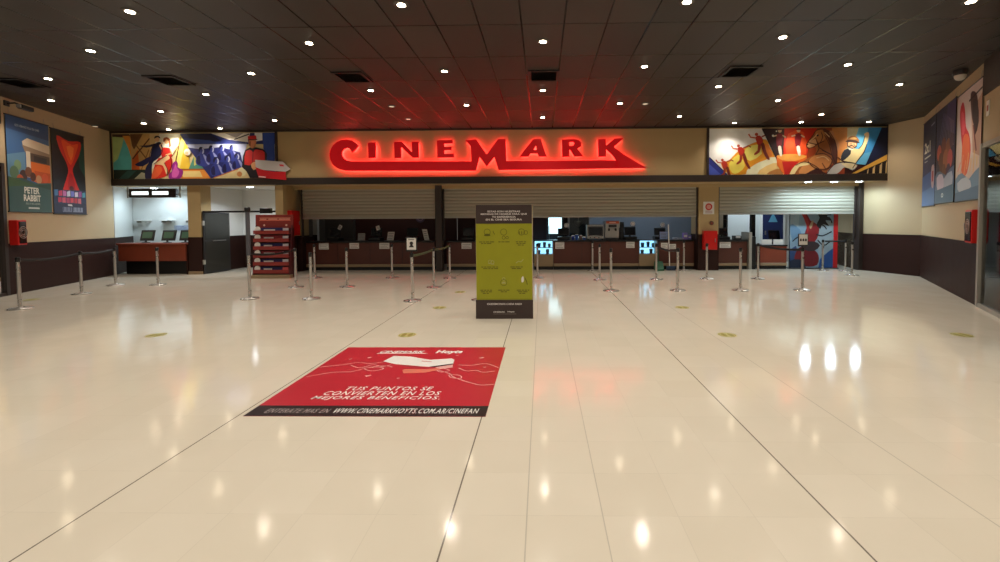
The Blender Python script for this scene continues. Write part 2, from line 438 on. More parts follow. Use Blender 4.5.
LET['M'] = [(446, 44), (478, 42), (507, 84), (540, 41), (562, 41), (563, 103), (640, 103), (740, 102), (840, 101), (880, 102), (880, 124), (780, 126), (660, 128), (541, 129), (529, 92), (507, 119), (487, 92), (476, 131), (463, 131), (463, 104), (462, 62)]
LET['A1'] = [(602, 91), (606, 84), (640, 41), (662, 41), (676, 84), (679, 91), (655, 91), (652, 82), (632, 82), (627, 91)]
LET['R1'] = [(722, 43), (755, 41), (770, 44), (777, 52), (776, 62), (766, 69), (782, 90), (757, 91), (745, 72), (743, 72), (743, 91), (722, 92)]
LET['K'] = [(824, 42), (846, 41), (847, 60), (870, 40), (897, 39), (869, 64), (893, 82), (925, 102), (962, 123), (920, 124), (874, 124), (874, 101), (866, 88), (847, 71), (847, 91), (825, 92)]
HOLES = {'A1': [(641, 72), (648, 60), (650, 72)], 'R1': [(743, 50), (754, 50), (757, 54), (753, 60), (743, 61)]}
def bridged(outer, hole):
    """outline with a counter cut in through a hair-thin bridge"""
    best = min(((i, j) for i in range(len(outer)) for j in range(len(hole))), key=lambda q: math.dist(outer[q[0]], hole[q[1]]))
    i, j = best
    def area(p): return sum(p[k][0]*p[(k+1) % len(p)][1]-p[(k+1) % len(p)][0]*p[k][1] for k in range(len(p)))
    h = hole if area(hole)*area(outer) < 0 else hole[::-1]
    j = h.index(hole[j])
    hh = h[j:]+h[:j]
    return outer[:i+1]+hh+[hh[0]]+outer[i:]
for ch in ('C', 'I', 'N', 'E', 'M', 'A1', 'R1', 'K'):
    pts = SPn(LET[ch]); solid = pts
    if ch in HOLES: pts = bridged(pts, SPn(HOLES[ch]))
    b = MB(); b.prism(pts, 'signred', TS, 0.08, 0.14); lo = b.build('letter', sign)
    b = MB(); ins = inset(solid, 0.028)
    if ch in HOLES: ins = bridged(ins, SPn([(sum(q[0] for q in HOLES[ch])/len(HOLES[ch])+(x-sum(q[0] for q in HOLES[ch])/len(HOLES[ch]))*1.5, sum(q[1] for q in HOLES[ch])/len(HOLES[ch])+(y-sum(q[1] for q in HOLES[ch])/len(HOLES[ch]))*1.5) for x, y in HOLES[ch]]))
    b.prism(ins, 'neon', TS, 0.03, 0.058); b.build('backlight', lo)

# ------------------------------------------------------------------ painted murals on the fascia
def art_map(zx0, zy0, zx1, zy1, u0, v0, u1, v1):
    return lambda x, y: (u0+(x-zx0)/(zx1-zx0)*(u1-u0), v1-(y-zy0)/(zy1-zy0)*(v1-v0))
class Art:
    def __init__(s, T, m, w0, air=False, lim=None, dim=1.0): s.dim = dim; s.b = MB(); s.T = T; s.m = m; s.w = w0; s.air = air; s.lim = lim
    def p(s, pts, col, sm=0):
        if s.dim != 1: col = tuple(int(q*s.dim) for q in col)
        if sm: pts = smooth(pts, sm)
        if s.lim: pts = [(min(max(x, s.lim[0]), s.lim[2]), min(max(y, s.lim[1]), s.lim[3])) for x, y in pts]
        s.w += 0.00025
        s.b.poly([s.m(*q) for q in pts], airbrush(*col) if s.air else paint(*col), s.T, s.w)
    def line(s, pts, wd, col, sm=0):
        if sm: pts = smooth(pts, sm, False)
        s.p(stroke(pts, wd), col)
    def c(s, x, y, r, col, ry=None): s.p(disc(x, y, r, 14, ry), col)

mural = thing('wall_mural', 'left painted mural with dancing couple and usher on the fascia', 'mural', (-10.6, YF-.03, ZF+.2))
b = MB(); b.box(-13.02, -8.03, YF-.028, YF-.001, ZF+.20, ZC-.06, paint(226, 200, 140)); b.build('backing_board', mural)
a = Art(TM, art_map(35, 66, 905, 308, -13.12, ZF+.215, -8.1, ZC-.06), 0.03, air=True, lim=(35, 66, 905, 308))
a.p([(35, 66), (905, 66), (905, 308), (35, 308)], (232, 206, 150))
a.p([(35, 75), (126, 75), (141, 100), (132, 258), (35, 258)], (96, 196, 196))
a.p([(35, 75), (100, 75), (86, 130), (60, 200), (35, 220)], (184, 206, 130))
a.p([(35, 66), (126, 66), (142, 100), (120, 112), (96, 84), (35, 80)], (70, 52, 40))
a.p([(90, 75), (126, 75), (141, 100), (135, 200), (118, 140)], (232, 150, 60))
a.p([(35, 258), (205, 258), (215, 308), (35, 308)], (22, 44, 40))
a.p([(60, 308), (110, 262), (160, 262), (110, 308)], (40, 84, 78))
a.p([(145, 308), (185, 272), (228, 285), (218, 308)], (170, 170, 142))
a.p([(130, 66), (236, 66), (236, 258), (134, 258)], (206, 164, 98))
a.p([(130, 66), (200, 66), (150, 150), (140, 130)], (112, 74, 44))
a.p([(138, 200), (170, 150), (176, 258), (134, 258)], (206, 96, 40))
a.line([(140, 200), (236, 90)], 7, (92, 52, 30)); a.line([(150, 110), (215, 200)], 6, (120, 76, 40)); a.line([(186, 258), (230, 150)], 5, (150, 100, 50))
a.p([(236, 66), (402, 66), (345, 200), (236, 258)], (250, 240, 206))
a.p([(236, 66), (290, 66), (236, 170)], (222, 190, 130))
# yellow and orange wedge
a.p([(402, 72), (440, 140), (450, 258), (352, 258)], (244, 190, 56))
a.p([(402, 72), (424, 110), (392, 258), (352, 258)], (250, 222, 120))
a.p([(352, 258), (530, 258), (556, 308), (400, 308)], (226, 140, 50))
a.p([(380, 268), (500, 268), (514, 300), (410, 300)], (246, 206, 130))
a.p([(440, 258), (470, 188), (537, 258)], (80, 146, 126)); a.p([(470, 188), (500, 220), (470, 240)], (210, 206, 110))
a.line([(352, 258), (530, 258)], 6, (150, 80, 30))
a.line([(402, 70), (560, 308)], 6, (40, 30, 40))
# couple
a.p([(262, 120), (296, 112), (306, 160), (280, 196), (246, 226), (238, 308), (206, 308), (208, 252), (232, 212), (242, 160)], (30, 34, 66), 3)
a.p([(176, 130), (232, 126), (262, 118), (262, 132), (216, 140)], (42, 40, 60))
a.p([(150, 232), (190, 210), (240, 186), (240, 208), (196, 240)], (36, 40, 84), 2)
a.c(277, 95, 13, (236, 180, 130), 15); a.p([(262, 92), (266, 78), (288, 78), (294, 92), (280, 84)], (30, 22, 26), 2)
a.c(327, 106, 13, (238, 172, 118), 15); a.p([(312, 112), (310, 92), (328, 84), (346, 96), (350, 132), (340, 138), (338, 108), (326, 94)], (150, 74, 30), 2)
a.p([(300, 146), (322, 140), (346, 146), (354, 176), (346, 198), (300, 198)], (196, 40, 34), 2)
a.line([(300, 150), (290, 128), (306, 116)], 8, (238, 176, 124)); a.line([(346, 150), (352, 170), (320, 182)], 8, (238, 176, 124))
a.p([(282, 198), (348, 192), (352, 240), (326, 290), (270, 308), (244, 308), (252, 256)], (206, 44, 30), 3)
a.p([(254, 230), (292, 206), (330, 182), (340, 200), (312, 222), (330, 262), (322, 290), (304, 240), (280, 232)], (244, 192, 138), 3)
a.p([(250, 262), (280, 236), (300, 262), (270, 300), (240, 308)], (222, 92, 50), 2)
# purple cello
a.p([(350, 250), (356, 228), (374, 212), (384, 228), (382, 246), (408, 262), (408, 284), (390, 308), (336, 308), (334, 284), (350, 268)], (150, 40, 130), 3)
a.p([(362, 252), (372, 228), (378, 250), (390, 270), (376, 300), (350, 300), (352, 272)], (206, 90, 170), 2)
a.line([(372, 216), (404, 86)], 5, (110, 60, 30)); a.line([(352, 190), (398, 120)], 4, (120, 70, 40))
# blue auditorium
a.p([(402, 66), (905, 66), (905, 126), (432, 126)], (34, 44, 106))
a.p([(430, 66), (560, 66), (620, 108), (470, 112)], (24, 28, 66)); a.p([(420, 90), (560, 104), (620, 122), (432, 122)], (56, 76, 150))
a.p([(565, 66), (775, 66), (762, 116), (660, 100)], (222, 216, 206)); a.p([(640, 66), (740, 66), (700, 92)], (150, 140, 140))
a.line([(690, 100), (770, 72)], 6, (40, 30, 40))
a.p([(436, 124), (756, 124), (734, 240), (574, 308), (556, 304)], (186, 194, 226))
a.p([(440, 140), (500, 150), (620, 140), (720, 170), (734, 240), (574, 308), (556, 304)], (36, 42, 108))
for (x, y, k_) in ((512, 158, 1.0), (566, 150, .95), (622, 146, .9), (676, 146, .85), (590, 214, 1.05), (650, 204, 1.0), (702, 192, .9)):
    a.p([(x-30*k_, y+70*k_), (x-26*k_, y+34*k_), (x-12*k_, y+18*k_), (x+12*k_, y+16*k_), (x+30*k_, y+36*k_), (x+44*k_, y+74*k_), (x+10*k_, y+86*k_)], (48, 58, 140), 3)
    a.p([(x+8*k_, y+18*k_), (x+28*k_, y+36*k_), (x+42*k_, y+72*k_), (x+30*k_, y+74*k_), (x+16*k_, y+44*k_)], (150, 156, 212), 2)
    a.p([(x-26*k_, y+40*k_), (x-10*k_, y+26*k_), (x-6*k_, y+70*k_), (x-24*k_, y+70*k_)], (24, 26, 78), 2)
    a.c(x, y, 15*k_, (58, 68, 150), 18*k_); a.p([(x+4*k_, y-16*k_), (x+15*k_, y-4*k_), (x+12*k_, y+14*k_), (x+4*k_, y+16*k_), (x+8*k_, y)], (186, 192, 230), 2); a.p([(x-15*k_, y-4*k_), (x-6*k_, y-20*k_), (x+8*k_, y-16*k_), (x-4*k_, y-4*k_), (x-10*k_, y+12*k_)], (22, 22, 58), 2)
a.c(438, 166, 18, (250, 236, 214)); a.c(434, 172, 10, (236, 196, 150))
a.p([(574, 308), (740, 244), (768, 308)], (236, 206, 150)); a.line([(574, 306), (742, 246)], 5, (200, 110, 40)); a.c(728, 274, 24, (250, 226, 180)); a.c(714, 286, 14, (210, 140, 80))
for pts in ([(262, 120), (242, 160), (232, 212)], [(296, 112), (306, 160), (280, 196)], [(254, 230), (292, 206), (330, 182)], [(312, 222), (330, 262), (322, 290)], [(348, 192), (352, 240), (326, 290)]): a.line(pts, 3, (60, 24, 24), 3)
# usher
a.p([(845, 66), (905, 66), (905, 308), (845, 308)], (40, 66, 142)); a.p([(800, 66), (842, 66), (842, 106), (806, 112)], (232, 226, 222))
a.p([(772, 144), (748, 158), (736, 190), (728, 248), (752, 272), (770, 308), (836, 308), (858, 240), (864, 180), (850, 156), (808, 144)], (30, 20, 28))
a.p([(770, 156), (752, 164), (744, 192), (742, 236), (768, 240), (800, 216), (852, 214), (852, 172), (840, 160), (806, 154), (790, 164)], (204, 36, 34))
a.p([(782, 146), (798, 146), (796, 164), (788, 172)], (40, 20, 26)); a.line([(790, 168), (786, 226)], 4, (120, 16, 22))
a.p([(742, 236), (768, 240), (764, 262), (736, 256)], (36, 24, 32))
a.p([(770, 102), (806, 102), (806, 130), (796, 146), (782, 148), (770, 134)], (206, 130, 88), 2); a.p([(770, 112), (780, 112), (778, 136), (770, 132)], (150, 82, 50))
a.p([(764, 84), (808, 80), (812, 104), (766, 106)], (196, 24, 26)); a.line([(764, 104), (814, 102)], 5, (40, 16, 20))
a.p([(776, 236), (800, 220), (808, 250), (790, 266)], (222, 160, 110), 2)
a.b.build('painting', mural)
# the cut-out box the usher holds stands proud of the mural
b = MB(); mm = art_map(35, 66, 905, 308, -13.12, ZF+.215, -8.1, ZC-.06)
up = [mm(*q) for q in [(803, 211), (948, 222), (988, 262), (962, 276), (806, 262)]]
lo_ = [mm(*q) for q in [(804, 250), (850, 268), (905, 275), (962, 276), (964, 320), (820, 306)]]
b.prism(up, paint(206, 198, 196), TM, 0.062, 0.085); b.prism(lo_, paint(204, 22, 34), TM, 0.062, 0.09)
b.prism([mm(*q) for q in [(930, 236), (952, 238), (956, 248), (934, 246)]], paint(220, 60, 70), TM, 0.085, 0.088)
b.prism([mm(*q) for q in [(820, 298), (858, 302), (858, 308), (821, 304)]], paint(240, 200, 200), TM, 0.09, 0.092)
b.build('cutout_carton', mural, 'red and white carton shape standing out past the mural edge')

mural2 = thing('wall_mural', 'right painted mural with brown horse and waving rider on the fascia', 'mural', (7.6, YF-.03, ZF+.2))
b = MB(); b.box(4.97, 10.15, YF-.028, YF-.001, ZF+.20, ZC-.06, paint(226, 200, 140)); b.build('backing_board', mural2)
a = Art(TM, art_map(45, 60, 980, 310, 5.01, ZF+.215, 10.24, ZC-.06), 0.03, air=True, lim=(45, 60, 980, 310))
a.p([(45, 60), (980, 60), (980, 310), (45, 310)], (60, 24, 22))
a.p([(45, 60), (322, 60), (440, 310), (140, 310), (45, 214)], (244, 238, 224))
a.p([(45, 214), (140, 310), (45, 310)], (40, 50, 140)); a.p([(45, 250), (110, 310), (45, 310)], (70, 90, 190)); a.line([(45, 214), (142, 310)], 6, (30, 20, 30))
# gold film ribbon with runners
a.p([(108, 250), (150, 230), (200, 180), (250, 150), (300, 130), (346, 120), (372, 176), (396, 214), (330, 236), (270, 276), (240, 308), (150, 308)], (232, 150, 30), 3)
a.p([(150, 250), (196, 200), (214, 214), (236, 262), (200, 300), (168, 300)], (250, 214, 90), 2); a.p([(236, 170), (300, 146), (324, 196), (262, 236), (240, 210)], (250, 220, 110), 2); a.p([(330, 150), (356, 150), (380, 206), (340, 214)], (220, 120, 30), 2)
a.p([(240, 308), (286, 256), (340, 232), (398, 216), (440, 310)], (246, 232, 190), 2); a.p([(300, 308), (350, 262), (412, 248), (436, 308)], (226, 190, 120), 2); a.p([(350, 308), (390, 284), (420, 280), (436, 310)], (180, 120, 60), 2)
for (x, y, s_) in ((120, 240, .9), (205, 165, 1.0), (300, 105, 1.1)):
    f = lambda pts: [(x+p*s_, y+q*s_) for p, q in pts]
    a.c(x-6*s_, y-12*s_, 8*s_, (170, 70, 40)); a.p(f([(-10, 0), (10, -6), (26, 14), (22, 40), (4, 44), (-6, 24)]), (178, 44, 30), 2)
    a.p(f([(16, 36), (30, 30), (44, 78), (60, 110), (48, 112), (28, 78)]), (120, 40, 28), 2); a.p(f([(2, 40), (16, 40), (10, 76), (-14, 90), (-14, 80), (0, 66)]), (150, 56, 34), 2)
    a.line(f([(-8, 6), (-34, 2), (-44, -14)]), 7*s_, (188, 90, 56)); a.line(f([(20, 0), (46, -12), (60, -4)]), 7*s_, (150, 60, 40))
a.p([(322, 60), (410, 60), (400, 210), (440, 310)], (44, 16, 20)); a.line([(322, 60), (442, 310)], 5, (20, 10, 12))
a.p([(440, 60), (620, 60), (580, 120), (560, 210), (436, 210)], (206, 44, 22)); a.p([(460, 90), (540, 80), (556, 200), (452, 206)], (236, 80, 34), 2); a.p([(400, 210), (560, 206), (600, 240), (520, 310), (440, 310)], (224, 110, 36), 2)
a.p([(404, 206), (500, 200), (560, 214), (500, 236), (430, 232)], (244, 160, 70), 2); a.p([(430, 240), (520, 240), (470, 310), (445, 310)], (190, 30, 24))
for x in (416, 514):   # two figures in dark dress
    a.c(x, 74, 10, (236, 190, 150)); a.p([(x-18, 94), (x+16, 92), (x+14, 130), (x+6, 160), (x-14, 158)], (120, 20, 34), 2)
    a.p([(x-8, 158), (x+8, 158), (x+14, 206), (x+2, 208), (x-6, 182)], (246, 226, 206), 2); a.line([(x-16, 98), (x-36, 104)], 7, (240, 200, 160)); a.line([(x+14, 98), (x+32, 110)], 7, (240, 200, 160))
    a.p([(x-14, 66), (x, 56), (x+14, 66), (x+6, 70), (x-8, 70)], (90, 16, 26))
a.c(380, 100, 6, (240, 230, 210)); a.c(398, 76, 4, (240, 230, 210))
# warm glow behind horse, then blue sky
a.p([(620, 60), (760, 60), (760, 310), (560, 310), (560, 200)], (150, 60, 26)); a.p([(690, 60), (790, 60), (800, 240), (700, 250)], (206, 130, 60))
a.p([(780, 60), (950, 60), (870, 262), (770, 250)], (92, 168, 206)); a.p([(770, 60), (830, 60), (800, 160), (770, 200)], (186, 176, 140)); a.p([(880, 60), (950, 60), (900, 190), (860, 200)], (60, 140, 196))
a.p([(950, 60), (980, 60), (980, 215), (858, 280), (880, 240)], (24, 30, 60))
# horse
a.p([(556, 148), (572, 124), (592, 96), (606, 74), (640, 66), (672, 78), (700, 118), (716, 170), (720, 230), (690, 262), (660, 300), (560, 306), (470, 308), (510, 262), (560, 226), (600, 204), (608, 172), (590, 160), (570, 168)], (158, 92, 44), 4)
a.p([(560, 150), (580, 130), (606, 120), (614, 140), (596, 158), (572, 166)], (214, 160, 110), 3)
a.p([(604, 80), (640, 72), (660, 100), (636, 140), (612, 128)], (190, 120, 64), 3)
a.p([(640, 66), (676, 80), (706, 126), (720, 180), (716, 250), (694, 250), (690, 180), (668, 120)], (92, 44, 26), 3)
a.p([(672, 84), (694, 76), (706, 110), (730, 150), (722, 190), (704, 130)], (196, 130, 80), 2)
a.p([(600, 210), (660, 206), (690, 236), (660, 280), (600, 270), (570, 240)], (196, 126, 68), 3); a.p([(560, 240), (600, 260), (640, 290), (600, 306), (520, 306), (530, 276)], (206, 140, 80), 2)
a.p([(560, 306), (610, 280), (650, 300), (660, 310), (560, 310)], (60, 26, 20), 2)
a.line([(570, 140), (610, 150), (650, 130)], 5, (70, 30, 20)); a.line([(606, 118), (622, 166), (660, 190)], 5, (80, 36, 22)); a.line([(640, 180), (690, 206), (716, 260)], 6, (60, 26, 18)); a.c(614, 100, 6, (40, 16, 12)); a.c(562, 150, 4, (60, 26, 20))
a.p([(606, 76), (612, 60), (624, 70)], (120, 66, 34)); a.p([(640, 68), (652, 60), (656, 76)], (100, 50, 28))
a.p([(470, 308), (500, 260), (540, 242), (580, 252), (560, 262), (520, 270), (496, 308)], (246, 210, 150), 2)
# rider
a.p([(740, 210), (760, 176), (790, 168), (830, 176), (850, 150), (862, 104), (876, 92), (884, 104), (872, 150), (856, 196), (830, 232), (800, 280), (740, 262)], (232, 208, 150), 3)
a.p([(862, 108), (858, 96), (868, 88), (880, 86), (884, 104), (872, 116)], (236, 190, 140), 2)
a.p([(740, 212), (756, 180), (784, 174), (790, 200), (760, 232), (740, 240)], (40, 44, 54), 2)
a.c(796, 148, 27, (70, 42, 28), 27); a.c(796, 150, 23, (232, 176, 124), 23); a.p([(768, 134), (776, 112), (806, 104), (828, 120), (830, 138), (800, 130)], (150, 98, 48), 2); a.p([(782, 120), (806, 110), (820, 122), (800, 124)], (206, 160, 90), 2)
a.p([(760, 136), (776, 126), (812, 128), (838, 144), (808, 142), (780, 138)], (56, 32, 24), 2); a.line([(782, 160), (794, 156), (802, 161), (814, 158)], 6, (60, 34, 24)); a.c(790, 148, 3, (40, 24, 20)); a.c(806, 150, 3, (40, 24, 20)); a.p([(776, 168), (806, 172), (800, 182), (780, 180)], (240, 232, 214))
a.p([(664, 308), (700, 262), (744, 246), (800, 250), (826, 262), (800, 290), (760, 272), (720, 308)], (190, 184, 176), 3); a.p([(740, 252), (800, 254), (820, 268), (796, 284), (760, 268)], (226, 206, 160), 2)
a.line([(744, 240), (806, 252)], 5, (40, 30, 30)); a.line([(722, 220), (760, 250)], 5, (90, 40, 30))
for pts in ([(556, 148), (572, 124), (592, 96), (606, 74), (640, 66), (672, 78)], [(556, 148), (560, 166), (576, 168), (600, 160), (616, 142)], [(616, 142), (622, 172), (604, 204)], [(604, 204), (650, 200), (692, 236), (664, 284), (600, 276), (566, 240)], [(672, 78), (704, 130), (718, 190), (716, 250)], [(650, 100), (676, 150), (690, 210)], [(632, 84), (640, 110), (628, 140)], [(640, 250), (664, 284), (690, 262)], [(500, 262), (540, 244), (584, 254), (640, 292)]): a.line(pts, 4, (70, 32, 20), 3)
for pts in ([(570, 134), (596, 112), (612, 92)], [(560, 158), (580, 150)], [(610, 222), (650, 216), (676, 238)], [(650, 84), (676, 110)]): a.line(pts, 5, (232, 184, 128), 3)
for pts in ([(830, 176), (850, 150), (862, 104)], [(872, 150), (856, 196), (830, 232), (800, 280)], [(664, 308), (700, 262), (744, 246)], [(744, 246), (800, 250), (826, 262)], [(772, 158), (796, 172), (820, 160)]): a.line(pts, 4, (50, 34, 30), 3)
# railing
a.p([(980, 206), (980, 236), (820, 308), (796, 308)], (226, 170, 70)); a.p([(980, 236), (980, 308), (830, 308)], (34, 24, 24))
for x0, x1 in ((868, 884), (896, 918), (932, 954), (964, 980)): a.p([(x0+8, 308), (x1-2, 308), (x1, 240+(980-x1)*.42), (x0+10, 246+(980-x0)*.42)], (226, 190, 130))
a.b.build('painting', mural2)

# ------------------------------------------------------------------ banners on the side walls
TL, LL = frame(LA, LB)
TR, LR = frame(RN, RC, True)
class PArt(Art):
    """printing on a hung banner, drawn in 0..100 across and 0..170 down"""
    def __init__(s, T, u0, u1, z0, z1, w0): Art.__init__(s, T, art_map(0, 0, 100, 170, u0, z0, u1, z1), w0, lim=(0, 0, 100, 170)); s.r = (u0, u1, z0, z1)
    def t(s, string, x0, y0, x1, y1, col, bold=0.0, shear=0.0):
        s.w += .00025; a_ = s.m(x0, y1); b_ = s.m(x1, y0)
        if a_[0] > b_[0]:
            T0 = s.T; s.b.text(string, 0, a_[1], abs(b_[0]-a_[0]), b_[1], paint(*col), lambda u, v, w: T0(a_[0]-u, v, w), s.w, bold, shear)
        else: s.b.text(string, a_[0], a_[1], b_[0], b_[1], paint(*col), s.T, s.w, bold, shear)
def banner(label, T, u0, u1, z0, z1, draw, ul, ur):
    """ul/ur: wall positions of the banner's left and right edge as seen from the room"""
    t = thing('wall_banner', label, 'banner', T((u0+u1)/2, z0, 0.02))
    b = MB(); n = 6
    for i in range(n):     # the sheet, slightly waved
        ua, ub = u0+(u1-u0)*i/n, u0+(u1-u0)*(i+1)/n
        b.box(ua, ub, z0, z1, .014, .022, paint(40, 40, 44), T)
    b.build('sheet', t)
    a = PArt(T, ul, ur, z0, z1, 0.0225); draw(a); a.b.build('print', t)
    for z in (z0-.012, z1-.012):
        b = MB(); b.tube([T(u0-.02, z+.012, .02), T(u1+.02, z+.012, .02)], .014, 'darkgrey'); b.build('hanging_rail', t)
    for u in (u0+.12, u1-.12):
        b = MB(); b.tube([T(u, z1, .02), T(u, z1+.14, .004)], .004, 'alu', 6); b.build('hanging_wire', t)
def van_poster(a):
    a.p([(0, 0), (100, 0), (100, 170), (0, 170)], (58, 100, 148)); a.p([(0, 0), (100, 0), (100, 30), (0, 24)], (40, 72, 118)); a.p([(0, 70), (40, 60), (40, 110), (0, 110)], (96, 140, 170))
    a.t('ESTE VERANO SOLO EN CINES', 20, 13, 76, 17, (200, 216, 226))
    # a cream camper with an awning
    a.p([(34, 42), (46, 34), (100, 40), (100, 62), (60, 62), (38, 56)], (214, 196, 168)); a.p([(34, 48), (100, 56), (100, 62), (40, 60)], (150, 128, 106))
    a.p([(42, 58), (52, 58), (52, 106), (42, 106)], (220, 206, 184)); a.p([(52, 60), (100, 62), (100, 82), (52, 78)], (86, 70, 62)); a.p([(60, 64), (92, 66), (92, 76), (60, 74)], (50, 46, 50))
    a.p([(52, 76), (100, 78), (100, 116), (52, 112)], (224, 112, 44)); a.p([(60, 92), (100, 94), (100, 116), (62, 114)], (196, 84, 34))
    for x, y, r, c in ((22, 86, 8, (120, 150, 110)), (14, 100, 10, (90, 120, 90)), (34, 104, 9, (70, 52, 50)), (46, 96, 8, (120, 74, 50)), (56, 104, 7, (90, 56, 40)), (70, 108, 7, (200, 150, 110)), (86, 104, 8, (210, 90, 50)), (26, 112, 8, (190, 90, 50))): a.c(x, y, r, c, r*1.2)
    a.p([(0, 112), (30, 108), (60, 116), (100, 112), (100, 170), (0, 170)], (56, 88, 84)); a.p([(0, 108), (24, 112), (60, 120), (0, 126)], (66, 96, 62)); a.p([(60, 120), (100, 114), (100, 126)], (44, 72, 60))
    a.t('PETER', 34, 124, 70, 136, (226, 226, 214), .03); a.t('RABBIT', 32, 138, 72, 150, (226, 226, 214), .03); a.t('SOLO EN CINES', 36, 153, 70, 156, (190, 200, 190)); a.p([(42, 161), (68, 161), (68, 164), (42, 164)], (200, 206, 200))
def fire_poster(a):
    a.p([(0, 0), (100, 0), (100, 170), (0, 170)], (20, 18, 24)); a.p([(78, 20), (100, 14), (100, 90), (82, 70)], (26, 66, 58)); a.p([(0, 30), (20, 40), (30, 90), (0, 100)], (30, 24, 34))
    a.p([(16, 12), (50, 18), (88, 14), (84, 40), (66, 66), (60, 80), (70, 104), (78, 126), (30, 126), (38, 100), (46, 80), (40, 62), (24, 40)], (206, 36, 30), 3)
    a.p([(30, 18), (60, 24), (80, 20), (70, 44), (56, 66), (46, 60), (36, 40)], (236, 80, 34), 3); a.p([(44, 30), (66, 30), (56, 58)], (250, 130, 60), 2); a.p([(48, 88), (58, 88), (66, 122), (44, 122)], (176, 24, 30), 2); a.c(54, 116, 7, (90, 14, 20), 5)
    a.p([(0, 122), (100, 118), (100, 170), (0, 170)], (44, 58, 92)); a.p([(0, 150), (100, 146), (100, 170), (0, 170)], (40, 44, 74))
    cols = ((80, 130, 180), (206, 70, 110), (200, 120, 190), (210, 220, 240), (120, 130, 220), (230, 230, 250), (160, 90, 170), (90, 170, 200))
    for i, c in enumerate(cols): a.p([(3+i*12, 122+(i % 2)*2), (13+i*12, 121+(i % 3)), (13+i*12, 133), (3+i*12, 134)], c)
    for i, c in enumerate(((190, 60, 90), (214, 96, 120), (180, 70, 110), (220, 80, 100), (196, 60, 80), (210, 110, 130))): a.p([(12+i*12, 137), (22+i*12, 136), (22+i*12, 146+(i % 3)), (12+i*12, 147)], c)
    a.p([(40, 150), (52, 150), (54, 154), (40, 153)], (230, 230, 236)); a.p([(24, 156), (52, 156), (52, 166), (24, 166)], (120, 128, 156)); a.p([(55, 156), (86, 156), (86, 166), (55, 166)], (140, 150, 176))
    for i in range(6): a.p([(25+i*10.4, 156), (27+i*10.4, 156), (27+i*10.4, 164), (25+i*10.4, 164)], (52, 58, 88))
def promo_poster(a):
    a.p([(0, 0), (100, 0), (100, 170), (0, 170)], (40, 44, 82)); a.p([(0, 0), (100, 0), (100, 60), (0, 40)], (32, 34, 66)); a.p([(0, 110), (100, 100), (100, 170), (0, 170)], (62, 92, 146)); a.p([(0, 140), (100, 132), (100, 170), (0, 170)], (84, 120, 170))
    a.t('2x1', 14, 42, 60, 64, (226, 224, 204), .03); a.p([(16, 72), (64, 70), (64, 73), (16, 75)], (200, 200, 190)); a.p([(16, 80), (40, 79), (40, 81), (16, 82)], (180, 180, 176)); a.p([(64, 14), (90, 12), (90, 15), (64, 17)], (150, 150, 170))
    a.p([(74, 96), (84, 92), (94, 96), (96, 120), (90, 136), (78, 134), (72, 116)], (196, 170, 176), 2); a.p([(78, 104), (90, 104), (88, 124), (78, 124)], (176, 70, 80))
def crowd_poster(a):
    a.p([(0, 0), (100, 0), (100, 170), (0, 170)], (44, 36, 70)); a.p([(0, 0), (60, 0), (30, 60), (0, 70)], (34, 30, 66)); a.p([(60, 0), (100, 0), (100, 60), (50, 40)], (62, 50, 96))
    for i in range(9): a.line([(40+i*6, 10+i*3), (20+i*9, 60+i*2)], 1.6, (110+i*8, 96+i*6, 150))
    for x, y, r, c in ((20, 78, 12, (200, 90, 60)), (44, 70, 13, (120, 60, 50)), (68, 76, 13, (150, 90, 60)), (84, 66, 10, (90, 60, 80)), (30, 96, 14, (110, 66, 50)), (56, 94, 14, (170, 104, 70)), (78, 96, 13, (196, 90, 90)), (16, 110, 10, (60, 50, 70)), (48, 116, 12, (120, 80, 60)), (72, 118, 12, (84, 60, 90))): a.c(x, y, r, c, r*1.25)
    a.p([(0, 118), (30, 112), (60, 122), (100, 110), (100, 170), (0, 170)], (96, 118, 150), 2); a.p([(10, 122), (40, 118), (54, 140), (20, 150)], (206, 196, 214), 2); a.p([(50, 128), (90, 118), (92, 142), (60, 150)], (176, 186, 204), 2); a.p([(0, 146), (100, 140), (100, 170), (0, 170)], (70, 100, 128))
    a.c(44, 156, 6, (220, 226, 226), 4); a.c(44, 156, 3, (70, 100, 128), 2)
def falling_poster(a):
    a.p([(0, 0), (100, 0), (100, 170), (0, 170)], (216, 196, 184)); a.p([(0, 0), (100, 0), (60, 60), (0, 80)], (206, 190, 186)); a.p([(60, 40), (100, 20), (100, 110), (70, 100)], (190, 150, 130))
    a.p([(12, 26), (24, 14), (34, 30), (40, 56), (54, 70), (62, 96), (50, 128), (36, 126), (30, 96), (18, 60)], (206, 40, 60), 3); a.p([(30, 70), (54, 74), (58, 110), (40, 134), (26, 120)], (226, 110, 70), 3); a.p([(18, 30), (30, 34), (36, 60), (26, 66)], (226, 90, 104), 2)
    a.p([(56, 10), (78, 16), (86, 40), (74, 60), (62, 44)], (84, 54, 52), 3); a.p([(66, 24), (84, 30), (90, 60), (78, 76), (70, 56)], (54, 40, 44), 2); a.line([(50, 20), (100, 14)], 3, (40, 30, 34)); a.line([(70, 60), (84, 100)], 4, (120, 60, 60))
    for i in range(7): a.line([(10+i*13, 122+(i % 3)*6), (22+i*11, 108-(i % 2)*10)], 3, (230, 150+i*8, 120))
    a.p([(0, 134), (30, 126), (60, 138), (100, 124), (100, 170), (0, 170)], (112, 142, 168), 2); a.p([(10, 140), (50, 134), (70, 150), (24, 158)], (190, 200, 210), 2); a.p([(0, 156), (100, 150), (100, 170), (0, 170)], (86, 112, 140))
banner('blue and teal banner with a cream camper, nearest on the left wall', TL, .12, 1.42, 1.85, 4.0, van_poster, .12, 1.42)
